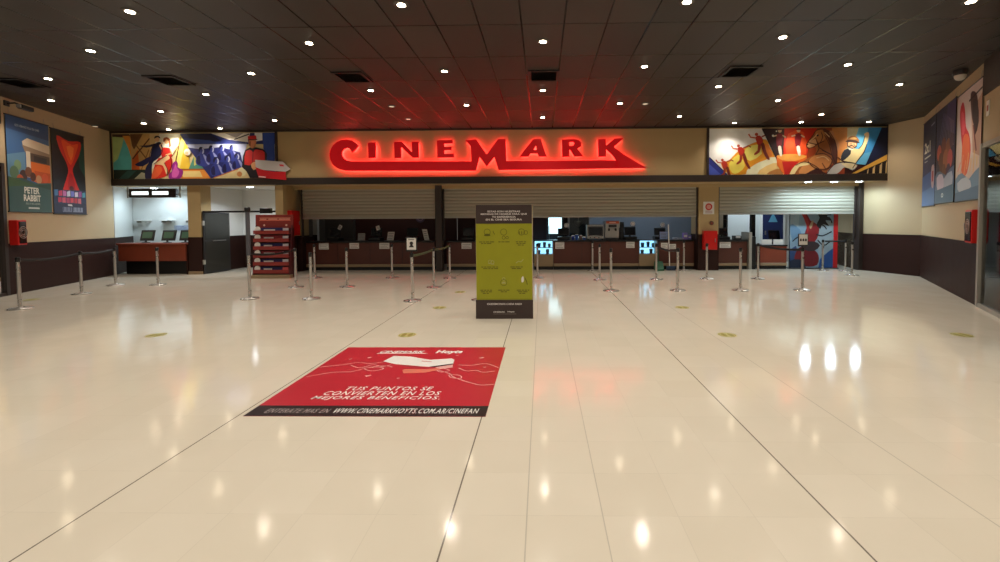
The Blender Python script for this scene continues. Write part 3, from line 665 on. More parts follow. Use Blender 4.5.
banner('black banner with a red hourglass flame shape, on the left wall', TL, 1.50, 2.76, 1.83, 3.97, fire_poster, 1.50, 2.76)
banner('dark blue 2x1 offer banner, farthest of three on the right wall', TR, 3.50, 4.92, 1.91, 4.14, promo_poster, 4.92, 3.50)
banner('purple and blue banner with a crowd, middle one on the right wall', TR, 1.76, 3.44, 1.94, 4.14, crowd_poster, 3.44, 1.76)
banner('pale banner with a tumbling red figure, nearest on the right wall', TR, 0.05, 1.64, 1.93, 4.1, falling_poster, 1.64, .05)

# ------------------------------------------------------------------ red fire hose cabinets
def fire_cabinet(label, T, u0, u1, z0, z1, d, glass=True):
    t = thing('fire_hose_cabinet', label, 'fire cabinet', T((u0+u1)/2, z0, 0))
    b = MB(); b.box(u0, u1, z0, z1, 0.001, d, 'fire', T, ch=.01); b.build('body', t)
    b = MB(); m_ = .035; b.box(u0+m_, u1-m_, z0+m_, z1-m_, d, d+.012, 'firedark' if glass else 'fire', T); dr = b.build('door', t)
    b = MB(); b.box(u1-m_-.05, u1-m_-.03, (z0+z1)/2-.06, (z0+z1)/2+.06, d+.012, d+.035, 'steel', T); b.build('handle', dr)
    if glass:
        b = MB()
        for r in (.05, .085, .12):
            pts = [T((u0+u1)/2+r*math.cos(q*math.pi/8), (z0+z1)/2+r*1.1*math.sin(q*math.pi/8), d+.013) for q in range(17)]
            b.tube(pts, .008, paint(150, 120, 110), 6)
        b.build('hose_print', dr)
    return t
fire_cabinet('red fire cabinet with dark door on the left wall, under the camper banner', TL, .10, .36, 1.10, 1.66, .16)
fire_cabinet('red fire cabinet with dark door on the right wall, below the pale banner', TR, .06, .46, 1.13, 1.74, .11)
fire_cabinet('red fire cabinet on the beige pillar right of the broom', front(YS-.1), 5.04, 5.46, .66, 1.25, .16, False)
t = fire_cabinet('red cabinet on the pillar face behind the card rack', lambda u, v, w: (-7.9+w, YF+.2+u, v), .08, .55, 1.17, 1.95, .14, False)

# wall notice and alarm button on the pillar
t = thing('pillar_notice', 'white notice with a red emblem on the beige pillar', 'notice', (5.24, YS-.1, 1.78))
b = MB(); T = front(YS-.1); b.box(5.07, 5.41, 1.77, 2.16, .001, .008, 'paper', T); b.build('board', t)
b = MB()
b.poly(disc(5.24, 2.0, .11, 18), paint(200, 50, 46), T, .0085); b.poly(disc(5.24, 2.0, .07, 18), paint(222, 160, 150), T, .009)
for z in (1.86, 1.83, 1.80): b.poly([(5.13, z), (5.35, z), (5.35, z+.012), (5.13, z+.012)], paint(170, 80, 74), T, .0085)
b.build('print', t)
t = thing('alarm_button', 'small round dark alarm button below the white pillar notice', 'alarm button', (5.33, YS-.1, 1.47))
TB = lambda x, y, z: (5.33+x, YS-.1-z, 1.49+y)
b = MB(); b.lathe([(.065, .001), (.065, .03), (.05, .04)], paint(96, 60, 46), T=TB); b.build('housing', t)
b = MB(); b.lathe([(.03, .04), (.028, .052), (.01, .056)], paint(130, 30, 24), T=TB); b.build('button', t)

# ------------------------------------------------------------------ wall cameras
t = thing('security_camera', 'dark bracket security camera high on the left wall', 'security camera', TL(.2, 4.2, .0))
b = MB(); b.box(.12, .26, 4.18, 4.30, .0, .03, 'darkgrey', TL, ch=.006); b.build('wall_plate', t)
b = MB(); b.tube([TL(.19, 4.24, .03), TL(.19, 4.26, .16), TL(.26, 4.22, .24)], .018, 'black'); b.build('arm', t)
b = MB(); b.box(.16, .52, 4.14, 4.24, .20, .30, 'black', TL, ch=.015); cb = b.build('camera_body', t)
b = MB(); b.box(.12, .165, 4.155, 4.225, .215, .285, paint(150, 150, 150), TL); b.build('lens_hood', cb)
t = thing('security_camera', 'pale dome security camera under the ceiling by the right wall', 'security camera', TR(.42, 4.2, .25))
p = TR(.42, 4.2, .25)
b = MB(); b.lathe([(.11, .159), (.115, .10), (.10, .06)], 'darkgrey', o=p, n=18); b.build('mount', t)
b = MB(); b.lathe([(.092, .065), (.088, .03), (.066, -.01), (.03, -.03), (.005, -.034)], paint(190, 184, 172), o=p, n=18); b.build('dome', t)

# ------------------------------------------------------------------ glazed shop fronts beside the lobby
def glazing(prefix, P0, dirv, n_bays, bay, side, fk='alu'):
    d = Vector(dirv).normalized()
    Q = (P0[0]+d.x*bay*n_bays, P0[1]+d.y*bay*n_bays)
    T, L = frame(P0, Q, side)
    b = MB(); b.box(0, L, 2.9, 3.75, -.14, 0, 'cream', T); b.box(0, L, 3.75, ZC, -.14, .03, 'trim', T); struct(b, 'wall_%s_header' % prefix)
    w = MB()
    for i in range(n_bays+1): w.box(i*bay-.0, i*bay+.09, 0, 2.9, -.07, .05, fk, T)
    w.box(0, L, 2.82, 2.9, -.06, .04, fk, T); w.box(0, L, 0, .07, -.06, .04, fk, T)
    fr = struct(w, 'window_1' if prefix == 'right' else 'window_2')
    for i in range(n_bays):
        g = MB(); g.box(i*bay+.09, (i+1)*bay, .07, 2.82, -.012, .0, 'glass', T); g.build('pane', fr)
    return T
TGR = glazing('shop_right', RN, (RN[0]-RC[0], RN[1]-RC[1]), 3, 1.5, False)
TGL = glazing('shop_left', LA, (LA[0]-LB[0], LA[1]-LB[1]), 3, 1.5, True, 'trim')
b = MB(); b.box(8.7, 8.85, 1, 9.3, 0, ZC, paint(150, 140, 128)); struct(b, 'wall_shop_right_inside')
b = MB(); b.box(-14.0, -13.85, 2, 10.5, 0, ZC, paint(70, 50, 48)); struct(b, 'wall_shop_left_inside')

# small sign on the header of the right shop
t = thing('shop_notice', 'small white notice high on the right shop header', 'notice', TGR(.2, 3.36, .01))
b = MB(); b.box(.13, .27, 3.36, 3.62, .001, .012, 'paper', TGR); b.build('plate', t)
b = MB(); b.box(.16, .24, 3.44, 3.54, .012, .014, paint(150, 60, 50), TGR); b.build('print', t)

# ------------------------------------------------------------------ totem in the middle of the floor
t = thing('information_totem', 'tall olive green information totem with dark top and foot, mid-floor', 'totem', (-.61, 7.14, 0))
TK = front(7.14)
x0, x1 = -1.06, -.16
b = MB()
plan = [(x0, 0), (x1, 0), (x1+.012, .05), ((x0+x1)/2+.12, .34), ((x0+x1)/2-.12, .34), (x0-.012, .05)]
V = [(px_, 7.14+py_, z) for z in (0.0, 1.835) for px_, py_ in plan]; n = len(plan)
b.quadset(V, [tuple(reversed(range(n))), tuple(range(n, 2*n))], 'card')
b.quadset(V, [(i, (i+1) % n, n+(i+1) % n, n+i) for i in range(n)], 'card'); b.build('column_body', t)
b = MB(); b.box(x0, x1, 1.535, 1.835, .001, .007, 'kdark', TK)
for s_, z, hw in (('ESTAS SON NUESTRAS', 1.715, .26), ('MEDIDAS DE HIGIENE PARA QUE', 1.672, .37), ('TU EXPERIENCIA', 1.629, .19), ('EN EL CINE SEA SEGURA', 1.586, .29)):
    b.text(s_, -.61-hw, z, -.61+hw, z+.029, 'pwhite', TK, .0078, .02)
b.build('header_panel', t, 'dark brown header with four white lines of text')
b = MB(); b.box(x0-.012, x1+.012, .0, .305, .001, .02, 'kdark', TK)
b.text('CUIDEMONOS CADA PASO', -.89, .225, -.33, .255, 'pwhite', TK, .0208, .02)
b.text('CINEMARK', -.79, .10, -.60, .122, 'pwhite', TK, .0208, .02); b.text('Hoyts', -.56, .10, -.45, .126, 'pwhite', TK, .0208, .03)
b.poly([(-.79, .075), (-.42, .075), (-.42, .083), (-.79, .083)], paint(120, 110, 100), TK, .0208)
b.build('foot_panel', t, 'dark brown foot with white text')
b = MB(); b.box(x0, x1, .305, 1.535, .001, .006, 'kgreen', TK); TI = TK; w_ = .0068
def caption(cx, z, widths):
    for i, hw in enumerate(widths):
        x = cx-hw
        while x < cx+hw-.02:
            l = random.choice((.035, .05, .07)); b.poly([(x, z-i*.026), (min(x+l, cx+hw), z-i*.026), (min(x+l, cx+hw), z-i*.026+.014), (x, z-i*.026+.014)], 'kolive', TI, w_); x += l+.012
def ring(cx, z, r, k, wd=.008): b.poly(stroke([(cx+r*math.cos(q*math.pi/10), z+r*math.sin(q*math.pi/10)) for q in range(20)]+[(cx+r, z)], wd), k, TI, w_)
for cx, z in ((-.88, 1.40), (-.615, 1.40), (-.33, 1.40)): ring(cx, z, .05, 'kolive')
b.poly(smooth([(-.93, 1.34), (-.83, 1.34), (-.85, 1.37), (-.91, 1.37)], 2), 'kolive', TI, w_); b.poly(stroke([(-.79, 1.42), (-.76, 1.36)], .01), 'kolive', TI, w_)
ring(-.615, 1.31, .025, 'kolive'); ring(-.56, 1.31, .02, 'kolive'); ring(-.26, 1.39, .03, 'kolive')
for cx in (-.37, -.33, -.29): b.poly([(cx, 1.36), (cx+.012, 1.36), (cx+.012, 1.41), (cx, 1.41)], 'kolive', TI, w_)
caption(-.89, 1.235, (.12, .09)); caption(-.61, 1.235, (.09,)); caption(-.33, 1.235, (.09, .08, .06))
for cx, z in ((-.84, .925), (-.80, .915)): ring(cx, z, .025, 'kpale'); b.poly([(cx-.03, z-.035), (cx+.03, z-.035), (cx+.02, z-.022), (cx-.02, z-.022)], 'kpale', TI, w_)
b.poly(stroke([(-.42, .90), (-.38, .93), (-.34, .92), (-.30, .96)], .012), 'kpale', TI, w_)
caption(-.83, .83, (.15, .12)); caption(-.40, .83, (.11, .09))
ring(-.62, .645, .022, 'kpale'); b.poly([(-.655, .57), (-.585, .57), (-.60, .60), (-.64, .60)], 'kpale', TI, w_); ring(-.62, .585, .05, 'kolive')
b.poly(smooth([(-.33, .59), (-.30, .60), (-.295, .65), (-.31, .69), (-.335, .65)], 3), 'pwhite', TI, w_); b.poly(stroke([(-.28, .66), (-.25, .60), (-.24, .55)], .014), 'kolive', TI, w_)
caption(-.90, .455, (.10, .09, .06)); caption(-.62, .455, (.09, .05)); caption(-.31, .455, (.10, .08, .06))
b.build('green_panel', t, 'olive green middle panel with faint icons')

# ------------------------------------------------------------------ poster stuck on the floor
t = thing('floor_poster', 'large red floor poster with white lettering and black lower band', 'floor poster', (-1.45, 4.5, 0.001))
fx0, fx1, fy0, fy1 = -2.43, -.46, 3.51, 5.48
TF = lambda u, v, w: (u, v, w)
b = MB(); bh = .205; b.box(fx0, fx1, fy0, fy0+bh, .003, .0034, 'pblack')
b.text('ENTERATE MAS EN', fx0+.13, fy0+.06, fx0+.66, fy0+.14, paint(170, 156, 154), TF, .0037, .006, .2, 1.14)
b.text('WWW.CINEMARKHOYTS.COM.AR/CINEFAN', fx0+.70, fy0+.055, fx1-.07, fy0+.15, 'pwhite', TF, .0037, .012, .2, 1.14)
b.build('web_address_band', t, 'black band with a white web address')
b = MB(); Z = .0033; b.box(fx0, fx1, fy0, fy1, .0005, .003, 'pred')
b.text('CINEMARK', -1.96, 5.24, -1.42, 5.33, 'pwhite', TF, Z, .03, .2); b.poly([(-1.98, 5.215), (-1.36, 5.215), (-1.42, 5.238), (-1.96, 5.238)], 'pwhite', TF, Z)
b.text('Hoyts', -1.28, 5.19, -.96, 5.36, 'pwhite', TF, Z, .05, .15)
for s_, xa, xb, y in (('TUS PUNTOS SE', -1.85, -1.03, 4.06), ('CONVIERTEN EN LOS', -2.00, -.93, 3.945), ('MEJORES BENEFICIOS.', -2.06, -.91, 3.83)):
    b.text(s_, xa, y, xb, y+.093, 'pwhite', TF, Z, .012, .22, 1.16)
sheet_mb = b; b = MB()
b.poly([(-1.793, 4.92), (-1.74, 5.12), (-1.536, 5.10), (-1.277, 4.975), (-1.041, 5.03), (-1.0, 4.98), (-.985, 4.83), (-1.213, 4.728), (-1.32, 4.75), (-1.626, 4.823)], 'pwhite', TF, .0036)
b.poly([(-1.23, 4.735), (-.985, 4.845), (-.985, 4.815), (-1.17, 4.72)], 'ink', TF, .0039)
b.poly([(-1.16, 4.715), (-.985, 4.81), (-.965, 4.71), (-1.08, 4.66)], 'ppink', TF, .0036)
b.poly([(-1.48, 4.62), (-1.47, 4.66), (-1.23, 4.655), (-1.10, 4.70), (-1.08, 4.65), (-1.21, 4.55), (-1.44, 4.525)], 'porange', TF, .0035)
b.poly([(-1.60, 4.80), (-1.32, 4.74), (-1.24, 4.70), (-1.45, 4.73)], paint(160, 40, 50), TF, .0035)
b.poly([(-1.36, 4.94), (-1.24, 4.91), (-1.24, 4.895), (-1.36, 4.92)], 'pred', TF, .0039)
b.build('card_print', t, 'white folded card picture')
b = sheet_mb
def flour(pts, n=4, wd=.011): b.poly(stroke(smooth(pts, n, False), wd), 'ppink', TF, .0034)
flour([(-2.40, 4.42), (-2.2, 4.55), (-2.0, 4.58), (-1.86, 4.72), (-1.7, 4.76), (-1.62, 4.72)]); flour([(-2.42, 4.72), (-2.2, 4.80), (-2.05, 4.88), (-1.9, 4.84), (-1.78, 4.90)])
flour([(-2.1, 4.78), (-1.96, 4.70), (-1.86, 4.80), (-1.74, 4.74), (-1.66, 4.80)]); flour([(-1.9, 4.66), (-1.8, 4.60), (-1.7, 4.66), (-1.76, 4.72), (-1.88, 4.70)])
flour([(-1.1, 4.62), (-.96, 4.52), (-.9, 4.42), (-.76, 4.30), (-.6, 4.20), (-.47, 4.22)]); flour([(-.92, 4.80), (-.78, 4.78), (-.62, 4.84), (-.47, 4.70)])
flour([(-1.14, 4.66), (-1.06, 4.56), (-.98, 4.62), (-1.06, 4.68)]); flour([(-.9, 4.70), (-.8, 4.60), (-.7, 4.62), (-.62, 4.56), (-.5, 4.60)]); flour([(-.96, 4.50), (-.84, 4.46), (-.82, 4.38), (-.92, 4.40), (-.96, 4.48)])
for x, y, r in ((-2.0, 5.06, .03), (-.70, 5.05, .035), (-1.78, 4.45, .035), (-1.0, 5.14, .02), (-1.45, 4.38, .018), (-.62, 4.72, .018), (-2.2, 5.0, .018)):
    b.poly([(x-r, y), (x+r*.4, y+r*.8), (x+r, y+r*.2), (x-r*.2, y-r*.7)], 'ppink', TF, .0034)
b.build('sheet', t)

# round floor stickers
STK = [(-5.42, 6.10, 'pale green floor sticker left of the red floor poster'), (-1.88, 6.10, 'pale green floor sticker just behind the red floor poster'), (2.53, 6.09, 'pale green floor sticker right of the totem, nearest of that column'),
       (5.68, 6.08, 'pale green floor sticker farthest to the right on the floor'), (-1.88, 8.06, 'pale green floor sticker near the stanchion with a white notice, left of the totem'), (2.53, 8.04, 'pale green floor sticker in the right half beside the long floor joint'),
       (-1.83, 9.87, 'pale green floor sticker farthest back, between olive belt and totem'), (-10.6, 9.0, 'pale green floor sticker beside the left wall wainscot')]
ss = None
for x, y, lab in STK:
    if ss is None:
        ss = thing('floor_sticker', lab, 'floor sticker', (x, y, 0), 'distance stickers on the floor')
        b = MB(); b.lathe([(.125, .0005), (.125, .002)], 'sticker', o=(x, y, 0), n=24, smooth=False); b.build('disc', ss)
        b = MB()
        for s_ in (-1, 1):
            b.poly(smooth([(x+s_*.045-.02, y-.08), (x+s_*.045+.02, y-.08), (x+s_*.045+.03, y+.03), (x+s_*.045, y+.085), (x+s_*.045-.03, y+.03)], 3), 'stickd', TF, .0024)
        b.poly(stroke([(x+.108*math.cos(q*math.pi/12), y+.108*math.sin(q*math.pi/12)) for q in range(25)], .012), 'stickd', TF, .0024); b.build('footprint_print', ss)
    else: dup(ss, (x, y, 0), lab)

# ------------------------------------------------------------------ queue stanchions
POLE = [(-9.65, 8.0, 'chrome stanchion nearest the camera along the left wall'),
 (-10.29, 9.71, 'chrome stanchion second along the left wall, below the black banner'),
 (-10.85, 11.08, 'chrome stanchion third along the left wall, left end of the ticket desk'),
 (-9.79, 11.12, 'chrome stanchion standing in front of the ticket desk screens'),
 (-5.96, 10.62, 'chrome stanchion just right of the red card rack'),
 (-4.74, 9.0, 'chrome stanchion nearest the camera of the queue lane left of the sign holder'),
 (-6.44, 12.45, 'chrome stanchion behind the card rack at the left counter end'),
 (-4.74, 10.68, 'chrome stanchion in the middle of the left counter queue lane'),
 (-4.22, 12.40, 'chrome stanchion close to the left counter, left of the dark shutter post'),
 (-2.58, 8.75, 'chrome stanchion with a framed white notice on top, left of the totem'),
 (-2.59, 10.56, 'chrome stanchion in the middle of the olive belt, left of the totem'),
 (-2.56, 12.25, 'chrome stanchion at the far end of the olive belt'),
 (-1.25, 8.85, 'chrome stanchion mostly hidden behind the left edge of the totem'),
 (-.13, 12.30, 'chrome stanchion beside the right edge of the totem'),
 (1.60, 14.12, 'chrome stanchion against the counter below the steel oven'),
 (1.53, 11.84, 'chrome stanchion in the middle of the lane below the steel oven'),
 (1.54, 9.96, 'chrome stanchion nearest the camera of the lane right of the totem'),
 (3.05, 11.91, 'chrome stanchion in front of the right lit display case'),
 (3.04, 10.0, 'chrome stanchion nearest the camera of the lane in front of the broom'),
 (4.47, 14.08, 'chrome stanchion against the counter just left of the beige pillar'),
 (4.42, 11.99, 'chrome stanchion in front of the red cabinet on the pillar'),
 (4.43, 9.99, 'chrome stanchion nearest the camera of the lane right of the pillar'),
 (5.77, 11.96, 'chrome stanchion in front of the right hand wooden counter'),
 (5.79, 9.97, 'chrome stanchion with a framed white notice in front of the red poster panel'),
 (8.72, 13.95, 'chrome stanchion directly before the tall red and blue poster panel'),
 (9.28, 13.75, 'chrome stanchion right of the tall red and blue poster panel'),
 (8.76, 12.70, 'chrome stanchion nearest the right corner of the room')]
def stanchion(loc, label, tall=False):
    x, y = loc
    t = thing('queue_stanchion', label, 'stanchion', (x, y, 0), 'queue stanchions in the lobby')
    b = MB(); b.lathe([(.17, 0.001), (.175, .012), (.165, .022), (.07, .034), (.032, .05)], 'satin', o=(x, y, 0), n=24); b.build('base', t)
    b = MB(); b.lathe([(.028, .04), (.028, .90)], 'satin', o=(x, y, 0), n=14); b.build('pole', t)
    b = MB(); b.lathe([(.028, .87), (.036, .875), (.036, .945), (.03, .957), (.01, .96)], 'black', o=(x, y, 0), n=16); b.build('belt_head', t)
    return t
ST = []
for i, (x, y, lab) in enumerate(POLE):
    ST.append(stanchion((x, y), lab) if i == 0 else dup(ST[0], (x, y, 0), lab))
# the tall one with the extension tube
xt, yt = -6.03, 9.02
tall = thing('queue_stanchion', 'double height stanchion with a dark extension tube, left of the card rack', 'stanchion', (xt, yt, 0))
b = MB(); b.lathe([(.17, 0.001), (.175, .012), (.165, .022), (.07, .034), (.034, .05)], 'satin', o=(xt, yt, 0), n=24); b.build('base', tall)
b = MB(); b.lathe([(.030, .04), (.030, .93)], 'satin', o=(xt, yt, 0), n=14); b.build('pole', tall)
b = MB(); b.lathe([(.036, .90), (.040, .93), (.040, 1.80)], paint(84, 84, 92), o=(xt, yt, 0), n=14); b.build('extension_tube', tall, 'dark grey upper tube')
b = MB(); b.lathe([(.05, 1.79), (.055, 1.81), (.055, 1.88), (.03, 1.895)], 'black', o=(xt, yt, 0), n=14); b.build('belt_head', tall)
def belt(owner, a, c, za=.91, zc=.91, sag=.05, k='belt'):
    """a belt drawn out of one post's head to the next post"""
    a = Vector((a[0], a[1])); c = Vector((c[0], c[1])); d = (c-a).normalized(); nrm = Vector((-d.y, d.x))*.002
    a = a+d*.036; c = c-d*.05; n = 12
    b = MB(); V = []
    for i in range(n+1):
        f = i/n; p = a+(c-a)*f; z = za+(zc-za)*f-sag*4*f*(1-f)
        V += [(p.x-nrm.x, p.y-nrm.y, z-.025), (p.x-nrm.x, p.y-nrm.y, z+.025), (p.x+nrm.x, p.y+nrm.y, z+.025), (p.x+nrm.x, p.y+nrm.y, z-.025)]
    F = []
    for i in range(n):
        for q in range(4): F.append((i*4+q, i*4+(q+1) % 4, i*4+4+(q+1) % 4, i*4+4+q))
    b.quadset(V, F, k, True); b.build('belt', owner)
P = lambda i: POLE[i][:2]
belt(ST[0], P(0), P(1)); belt(ST[1], P(1), P(2), sag=.03)
belt(tall, (xt, yt), P(4), .93, .91, .05)
belt(ST[9], P(9), P(10), .90, .91, .02, 'belto'); belt(ST[10], P(10), P(11), .91, .91, .03, 'belto')
belt(ST[17], P(17), P(18), sag=.06); belt(ST[23], P(23), P(22), sag=.04); belt(ST[25], P(25), P(24), sag=.0)
# framed notices on two of the heads
def notice_on(owner, x, y, kind):
    T = front(y)
    b = MB(); b.box(x-.11, x+.11, .985, 1.265, -.012, .012, 'black', T, ch=.006); b.tube([(x, y, .95), (x, y, 1.0)], .014, 'black'); fr = b.build('notice_frame', owner)
    b = MB(); b.box(x-.092, x+.092, 1.02, 1.25, .012, .014, 'paper', T)
    if kind: 
        b.poly(disc(x, 1.15, .035, 12), 'ink', T, .0145); b.poly([(x-.05, 1.07), (x+.05, 1.07), (x+.02, 1.12), (x-.02, 1.12)], 'ink', T, .0145); b.poly([(x-.06, 1.215), (x+.06, 1.215), (x+.06, 1.228), (x-.06, 1.228)], 'ink', T, .0145)
    else:
        for q in (-.055, 0, .055):
            b.poly([(x+q-.02, 1.10), (x+q+.02, 1.10), (x+q+.02, 1.14), (x+q, 1.165), (x+q-.02, 1.14)], 'ink', T, .0145)
    b.build('notice_sheet', fr)
notice_on(ST[9], *P(9), True); notice_on(ST[23], *P(23), False)

# ------------------------------------------------------------------ ticket desk at the left
t = thing('ticket_desk', 'red brown ticket desk with three screens, left end under the mural', 'desk', (-11.9, 13.6, 0))
b = MB(); b.box(-13.02, -10.89, 13.34, 13.95, .91, .965, 'orangewood', ch=.012); b.build('worktop', t)
b = MB(); b.box(-12.98, -10.90, 13.38, 13.43, .42, .91, 'orangewood'); b.build('front_panel', t)
b = MB(); b.box(-12.95, -10.92, 13.6, 13.85, 0, .91, 'black'); b.build('recessed_plinth', t)
b = MB(); b.box(-10.93, -10.89, 13.44, 13.92, 0, .91, 'wains'); b.build('end_panel', t)
def screen(x, y, z, w, h, label, name='ticket_screen', face=(46, 74, 62), grp=None, em=0.0, cat='screen', ang=0.0):
    t = thing(name, label, cat, (x, y, z), grp)
    ca, sa = math.cos(ang), math.sin(ang)
    def T(u, v, q):                                   # u right, v up along the leaning screen, q out to the viewer
        vy = v*math.cos(.25)+q*math.sin(.25)*-1; qy = q*math.cos(.25)-v*math.sin(.25)
        return (x+u*ca-qy*sa*-1*0+0, y-qy+u*sa, z+vy)
    b = MB(); b.lathe([(.11, 0.001), (.11, .015), (.03, .025), (.028, .10)], 'darkgrey', o=(x, y, z), n=14); b.build('stand', t)
    b = MB(); b.box(-w/2, w/2, .06, .06+h, -.04, 0, 'darkgrey', T, ch=.012); c_ = b.build('casing', t)
    key = 'screen_%d_%d_%d' % face
    if key not in W: W[key] = mat(key, face, .2, emit=face if em else None, estr=em)
    b = MB(); b.box(-w/2+.065, w/2-.065, .06+.085, .06+h-.055, 0, .003, key, T); b.build('display', c_)
    return t
for x, lab in ((-12.38, 'left ticket screen on the red brown desk'), (-11.70, 'middle ticket screen on the red brown desk'), (-11.13, 'right ticket screen on the red brown desk, against the pillar')):
    screen(x, 13.68, .967, .44, .34, lab, face=(74, 104, 84), grp='screens on the ticket desk', em=.25)
t = thing('lit_ticket_sign', 'black hanging sign box with two glowing white panels over the ticket desk', 'hanging sign', (-12.0, 13.6, 2.38))
b = MB(); b.box(-12.72, -11.25, 13.52, 13.64, 2.37, 2.64, 'black', ch=.01); b.build('box', t)
W['signwhite'] = mat('glowing_sign_panel', (240, 246, 246), .5, emit=(226, 240, 240), estr=1.6)
TT = front(13.52)
for xa, xb in ((-12.62, -12.10), (-11.98, -11.48)):
    b = MB(); b.box(xa, xb, 2.45, 2.555, .001, .006, 'signwhite', TT); o = b.build('glowing_panel', t)
    c = MB()
    for i in range(4): c.poly([(xa+.05+i*.11, 2.49), (xa+.13+i*.11, 2.49), (xa+.13+i*.11, 2.505), (xa+.05+i*.11, 2.505)], paint(150, 170, 176), TT, .0065)
    c.build('panel_print', o)
for x in (-12.80, -11.16):
    b = MB(); b.tube([(x, 13.58, 2.36), (x, 13.58, ZF)], .022, 'alu'); b.tube([(x, 13.58, 2.47), (-12.71 if x < -12 else -11.26, 13.58, 2.47)], .018, 'alu'); b.build('hanger', t)
for i, (x, lab) in enumerate(((-13.6, 'left'), (-12.75, 'middle'), (-11.9, 'right'))):
    t = thing('booth_shelf', 'small white shelf on the booth back wall, %s of three' % lab, 'shelf', (x, 14.95, 1.64), 'shelves behind the ticket desk')
    b = MB(); b.box(x-.22, x+.22, 14.85, 15.049, 1.66, 1.69, 'pwhite'); b.build('board', t)
    for s_ in (-.16, .16):
        b = MB(); b.box(x+s_-.01, x+s_+.01, 14.88, 15.049, 1.59, 1.66, 'alu'); b.build('bracket', t)
t = thing('pinned_sign', 'pale notice sheet on the booth back wall above the middle screen', 'notice', (-12.35, 15.05, 1.35))
b = MB(); b.box(-12.6, -12.05, 15.035, 15.049, 1.32, 1.50, paint(176, 186, 206)); b.build('sheet', t)
b = MB()
for i in range(3): b.poly([(-12.55, 1.36+i*.045), (-12.1-.08*i, 1.36+i*.045), (-12.1-.08*i, 1.375+i*.045), (-12.55, 1.375+i*.045)], paint(110, 120, 150), front(15.035), .001)
b.build('print', t)

# ------------------------------------------------------------------ gate across the passage
t = thing('passage_gate', 'dark grey gate leaf standing open in the passage beside the card rack', 'gate', (-10.35, 13.5, 0))
GT, GL = frame((-10.37, 13.46), (-10.30, 14.50))
W['gatelow'] = mat('gate_dark_olive_panel', (44, 42, 37), .4); W['gateup'] = mat('gate_grey_glass', (52, 53, 50), .25, var=.1)
b = MB(); b.box(0, GL, .02, 1.90, -.03, 0, 'darkgrey', GT); b.build('leaf_frame', t)
b = MB(); b.box(.05, GL-.05, 1.06, 1.86, 0, .008, 'gateup', GT); b.build('upper_panel', t, 'grey glassy upper panel')
b = MB(); b.box(.05, GL-.05, .08, 1.00, 0, .008, 'gatelow', GT); b.build('lower_panel', t, 'dark olive lower panel')
b = MB(); b.tube([GT(GL*.3, 1.02, .03), GT(GL*.8, 1.02, .03)], .014, 'steel'); b.build('push_bar', t)
for z in (.3, 1.5):
    b = MB(); b.box(-.03, .03, z, z+.14, -.035, .012, 'alu', GT); b.build('hinge', t)
b = MB(); b.box(-10.42, -8.15, 13.5, 13.56, 1.89, 1.945, 'black'); b.build('top_rail', t)
b = MB(); b.box(-8.62, -8.30, 13.45, 13.60, 1.86, 2.02, 'black', ch=.012); b.build('closer_box', t)
# display rack of gift cards
rx0, rx1, ry = -8.20, -7.14, 12.55
t = thing('card_rack', 'red tiered card display rack with white and blue strips before the pillar', 'display rack', ((rx0+rx1)/2, ry, 0))
W['rackred'] = mat('rack_red_print', (136, 44, 38), .5); W['rackdark'] = mat('rack_dark_red_board', (84, 30, 34), .5)
lean = lambda z: .05*z
RT = lambda u, v, w: (u, ry+lean(v)-w, v)
b = MB(); b.box(rx0, rx1, 0, 1.5, -.05, -.02, 'rackdark', RT); b.build('back_board', t)
for x in (rx0, rx1-.03):
    b = MB(); b.prism([(ry-.16, 0), (ry+.12, 0), (ry+.16, 1.46), (ry+.06, 1.5)], 'rackdark', lambda u, v, w: (x+w, u, v), 0, .03); b.build('side_board', t)
b = MB(); b.box(rx0-.015, rx1+.015, 1.42, 1.80, -.04, 0, 'rackred', RT)
b.box(rx0+.10, rx1-.06, 1.70, 1.715, 0, .003, paint(236, 150, 120), RT); b.box(rx0+.10, rx1-.06, 1.63, 1.655, 0, .003, paint(226, 120, 96), RT)
for u0, u1 in ((.12, .3), (.36, .62), (.66, .98)): b.box(rx0+u0, rx0+u1, 1.665, 1.685, 0, .003, paint(236, 170, 150), RT)
for u in (.24, .88): b.poly(disc(rx0+u, 1.50, .03, 10), paint(236, 190, 170), RT, .002)
b.build('header_board', t)
for i in range(6):
    z = 1.26-i*.222
    b = MB(); b.box(rx0+.03, rx1-.03, z, z+.018, -.02, .15, 'rackred', RT); b.build('shelf', t)
    b = MB(); b.box(rx0+.02, rx1-.02, z-.01, z+.09, .15, .158, 'rackred', RT); lip = b.build('shelf_lip', t)
    b = MB()
    if True:
        b.box(rx0+.20, rx1-.24, z+.018, z+.17, .02, .08, paint(*((44, 40, 96) if i in (0, 2, 4, 5) else (150, 40, 50))), RT)
        b.box(rx0+.28, rx0+.60-.04*(i % 3), z+.085, z+.125, .08, .083, 'pwhite', RT)
        b.build('card_stack', t, 'dark blue cards' if i in (0, 2, 4, 5) else 'dark red cards')
    b = MB(); b.lathe([(.085, 0), (.085, .012)], 'pwhite', n=16, T=lambda x_, y_, z_: RT(rx0+.12+x_, z+.12+y_, .11+z_)); b.build('round_tag', t, 'white round tag')
    b = MB(); b.box(rx1-.22, rx1-.06, z+.06, z+.16, .10, .11, paint(206, 200, 206) if i != 5 else paint(210, 90, 90), RT); b.build('price_tag', t)
b = MB(); b.box(rx0-.02, rx1+.02, 0, .10, .0, .18, 'ledge', RT); b.build('foot', t)

